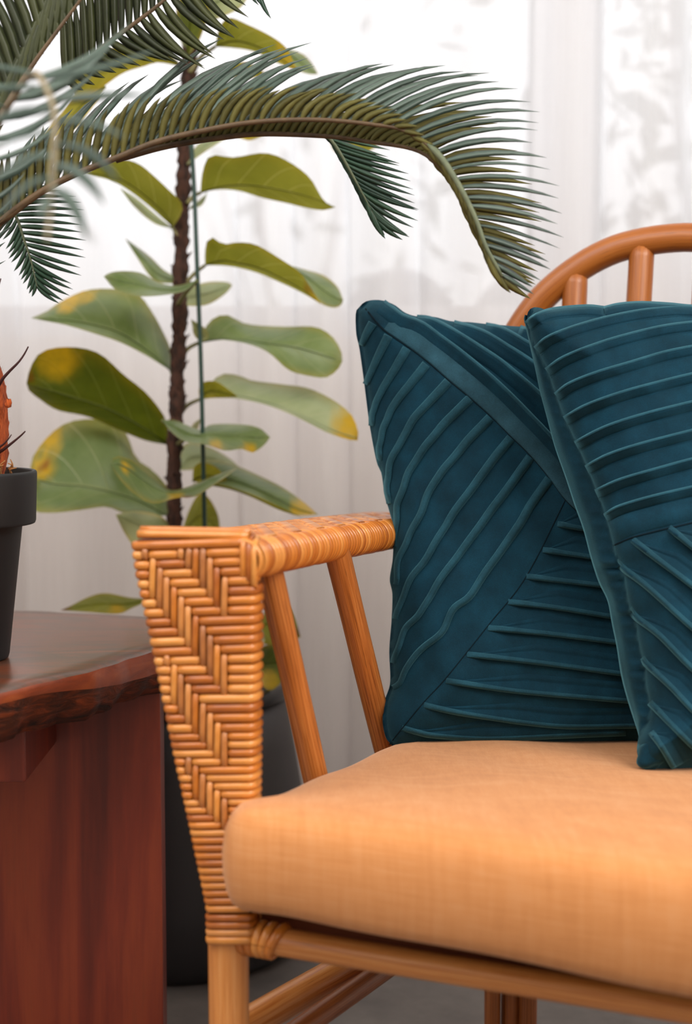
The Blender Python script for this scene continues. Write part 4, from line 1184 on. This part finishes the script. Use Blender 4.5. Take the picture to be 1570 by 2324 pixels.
pa.ridge('seam', seamA, SEAM, 'velvet_dark', 60)
seamB = [(884, 1690), (905, 1662), (963, 1592), (1011, 1540), (1107, 1420), (1193, 1310), (1283, 1134)]
pa.ridge('seam', seamB, [(-2, -.002), (-1, .0005), (1, .0005), (2, -.002)], 'velvet_dark', 60)
UPT = [(-4, -.003), (-3, .004), (0, .0085), (4, .0086), (10, .0065), (20, .003), (30, .0008), (33, -.002)]
for L in ([(871, 684), (897, 703), (913, 715), (960, 733), (998, 761), (1040, 792), (1082, 826), (1124, 862), (1164, 900), (1208, 945), (1251, 990), (1300, 1045), (1350, 1105)],
          [(946, 719), (975, 722), (1010, 738), (1050, 761), (1092, 788), (1134, 816), (1177, 851), (1219, 887), (1270, 935), (1330, 1000)],
          [(1030, 731), (1068, 741), (1108, 757), (1150, 783), (1202, 816), (1260, 862), (1330, 920)],
          [(1102, 736), (1140, 745), (1193, 774), (1250, 808), (1330, 860)],
          [(1180, 742), (1230, 760), (1300, 800)]):
    pa.ridge('pleat', L, [(o, h * 1.35) for o, h in UPT], 'velvet', 50, (0.08, 0.05))
    pa.ridge('lit_fold_edge', L, [(-5, -.003), (-4, .006), (-1, .0125), (2, .0128), (4, .0115), (5, -.003)], 'velvet_lit_ridge', 50, (0.08, 0.05))  # pale edge paints the highlight along each pleat
cords = [[(845, 733), (832, 755), (819, 784)],
    [(881, 761), (855, 813), (829, 873)],
    [(923, 790), (894, 839), (865, 887), (847, 930), (842, 966)],
    [(967, 826), (933, 868), (897, 913), (874, 959), (862, 1004), (860, 1046)],
    [(1017, 865), (978, 907), (939, 949), (910, 1001), (887, 1043), (878, 1099), (882, 1142)],
    [(1066, 904), (1030, 939), (998, 972), (962, 1017), (933, 1060), (917, 1099), (902, 1141), (898, 1186), (893, 1240)],
    [(1112, 947), (1069, 991), (1030, 1037), (998, 1076), (972, 1118), (949, 1176), (923, 1224), (903, 1277), (897, 1325)],
    [(1159, 993), (1115, 1047), (1073, 1105), (1030, 1162), (1006, 1200), (978, 1248), (935, 1310), (911, 1358), (897, 1406)],
    [(1203, 1037), (1154, 1105), (1111, 1162), (1073, 1215), (1016, 1291), (968, 1363), (947, 1401), (916, 1430), (902, 1473), (892, 1506)],
    [(1246, 1086), (1203, 1147), (1174, 1196), (1107, 1291), (1064, 1353), (1030, 1382), (1004, 1430), (963, 1468), (920, 1516), (908, 1547), (893, 1560)]]
for i, L in enumerate(cords):
    pa.ridge('cord', L, CORD, 'velvet_lit_ridge', 60, (0.02, 0.06), wav=min(1.8, 0.3 * i), w1=0.62)
lips = [[(1264, 1191), (1317, 1200), (1400, 1214)], [(1231, 1250), (1341, 1265), (1430, 1280)], [(1193, 1310), (1360, 1329), (1450, 1342)],
    [(1152, 1368), (1260, 1380), (1379, 1399), (1470, 1412)], [(1107, 1427), (1250, 1440), (1393, 1458), (1480, 1470)], [(1059, 1487), (1230, 1506), (1408, 1530), (1500, 1542)],
    [(1011, 1547), (1110, 1562), (1202, 1573), (1422, 1592), (1520, 1600)], [(961, 1602), (1030, 1618), (1107, 1630), (1200, 1643), (1298, 1651), (1441, 1649), (1540, 1650)],
    [(911, 1654), (950, 1665), (987, 1672), (1107, 1679), (1280, 1672), (1420, 1666)]]
for L in lips:
    pa.ridge('pleat', L, FLAP, 'velvet', 50, (0.16, 0.04), grow=True)
    pa.ridge('lit_fold_edge', L, EDGE, 'velvet_lit_ridge', 50, (0.10, 0.04))  # paler lip, its lit line put into the colour

pb = Pillow('teal_cushion', 'teal velvet cushion with close horizontal tucks, overlapping the diagonal banded cushion',
    top=[(1196, 716), (1199, 706), (1208, 698), (1224, 698), (1243, 704), (1270, 700), (1340, 693), (1370, 695), (1405, 688), (1470, 684), (1540, 690), (1640, 692), (1800, 680), (1960, 655)],
    right=[(1960, 655), (1985, 850), (2020, 1100), (2070, 1350), (2120, 1560), (2170, 1720)],
    bottom=[(1472, 1746), (1490, 1750), (1505, 1748), (1528, 1750), (1570, 1746), (1650, 1738), (1800, 1725), (2000, 1718), (2170, 1720)],
    left=[(1196, 716), (1196, 735), (1205, 770), (1216, 797), (1237, 840), (1257, 897), (1277, 950), (1302, 1004), (1327, 1059), (1350, 1117), (1370, 1169), (1388, 1239), (1395, 1275), (1410, 1296), (1417, 1340), (1425, 1381), (1438, 1405), (1443, 1446), (1453, 1495), (1460, 1516), (1460, 1549), (1468, 1590), (1470, 1630), (1452, 1665), (1445, 1698), (1450, 1724), (1472, 1746)],
    left_back=[(1190, 714), (1187, 722), (1191, 737), (1199, 775), (1210, 830), (1222, 892), (1237, 949), (1255, 1014), (1280, 1084), (1300, 1144), (1320, 1199), (1337, 1262), (1355, 1317), (1376, 1361), (1386, 1412), (1397, 1464), (1407, 1526), (1420, 1577), (1435, 1624), (1448, 1665), (1449, 1690), (1452, 1715), (1472, 1742)],
    p3=((1460, 1745, 1.678), (2100, 1718, 1.75), (1200, 720, 1.825)), T=0.085, Rpx=260, Tb=0.02, side=0.05)
K6 = lambda *a: [(1180 + a[i] / 4.008, 680 + a[i + 1] / 4.008) for i in range(0, len(a), 2)]
tucks = [K6(45, 215, 140, 140, 300, 85, 600, 58, 760, 72), K6(760, 75, 900, 42, 1100, 28, 1350, 40, 1500, 55, 1700, 70),
    K6(130, 440, 250, 340, 500, 240, 800, 155, 1100, 95, 1400, 62, 1563, 65, 1900, 60), K6(230, 635, 400, 520, 700, 400, 1000, 310, 1300, 240, 1563, 205, 1900, 175),
    K6(315, 860, 450, 760, 700, 660, 1000, 570, 1300, 480, 1563, 425, 1900, 370), K6(395, 1075, 600, 960, 900, 850, 1200, 765, 1563, 675, 1900, 600),
    K6(495, 1300, 700, 1190, 900, 1110, 1200, 1020, 1563, 930, 1900, 850), K6(590, 1520, 800, 1410, 1100, 1310, 1563, 1190, 1900, 1110),
    K6(680, 1740, 900, 1640, 1200, 1550, 1563, 1450, 1900, 1370), K6(760, 1960, 900, 1880, 1200, 1790, 1563, 1705, 1900, 1630)]
for L in tucks:
    pb.ridge('tuck', L, TUCK, 'velvet', 56, (0.03, 0.03))
    pb.ridge('lit_fold_edge', L, [(-4, -.003), (-3, .004), (-0.5, .0072), (2, .0074), (3.5, .006), (4, -.003)], 'velvet_lit_ridge', 56, (0.03, 0.03))  # narrow pale ridge as painted highlight on the tuck lip
seamC = K6(845, 2238, 1000, 2170, 1200, 2115, 1563, 2030, 1900, 1950)
pb.ridge('seam', seamC, SEAM, 'velvet_dark', 50)
pb.ridge('band', [(x - 2, y - 32) for x, y in seamC], [(-26, -.002), (-24, .001), (0, .002), (24, .001), (29, -.002)], 'velvet', 50, (0.03, 0.03))
K7 = lambda *a: [(1340 + a[i] / 3.874, 1180 + a[i + 1] / 3.874) for i in range(0, len(a), 2)]
lips = [K7(680, 75, 890, 240, 1300, 560), K7(360, 180, 500, 290, 890, 580, 1300, 900), K7(215, 370, 300, 450, 500, 600, 890, 950, 1300, 1290),
    K7(330, 780, 400, 870, 600, 1020, 890, 1310, 1300, 1660), K7(440, 1220, 500, 1290, 700, 1470, 890, 1670, 1200, 1960), K7(510, 1610, 600, 1700, 750, 1850, 890, 1990, 1050, 2130), K7(520, 1870, 620, 2000, 730, 2190)]
for L in lips:
    pb.ridge('tuck', L, [(o * 1.0, h * 1.3) for o, h in FLAP], 'velvet', 50, (0.10, 0.04), grow=True)
    pb.ridge('lit_fold_edge', L, [(o * 1.2, h * 1.3) for o, h in EDGE], 'velvet_lit_ridge', 50, (0.16, 0.04))  # lit lip of the diagonal tucks, lightened by colour

def ear():
    n, m_ = 28, 20
    c = P(1478, 1712, 1.662)
    V = []
    for i in range(m_):
        ph = math.pi * i / (m_ - 1)
        for j in range(n):
            th = 2 * math.pi * j / n
            k = 1 + 0.10 * math.sin(3 * th + 2.0) * math.sin(ph) + 0.07 * math.sin(5 * ph + th)
            V.append(c + k * np.array([0.0165 * math.sin(ph) * math.cos(th) + 0.004 * math.cos(ph), 0.016 * math.sin(ph) * math.sin(th), 0.0165 * math.cos(ph)]))
    obj('corner_fold', np.array(V), grid_faces(m_, n, True), MT['velvet'], pb.root)
ear()
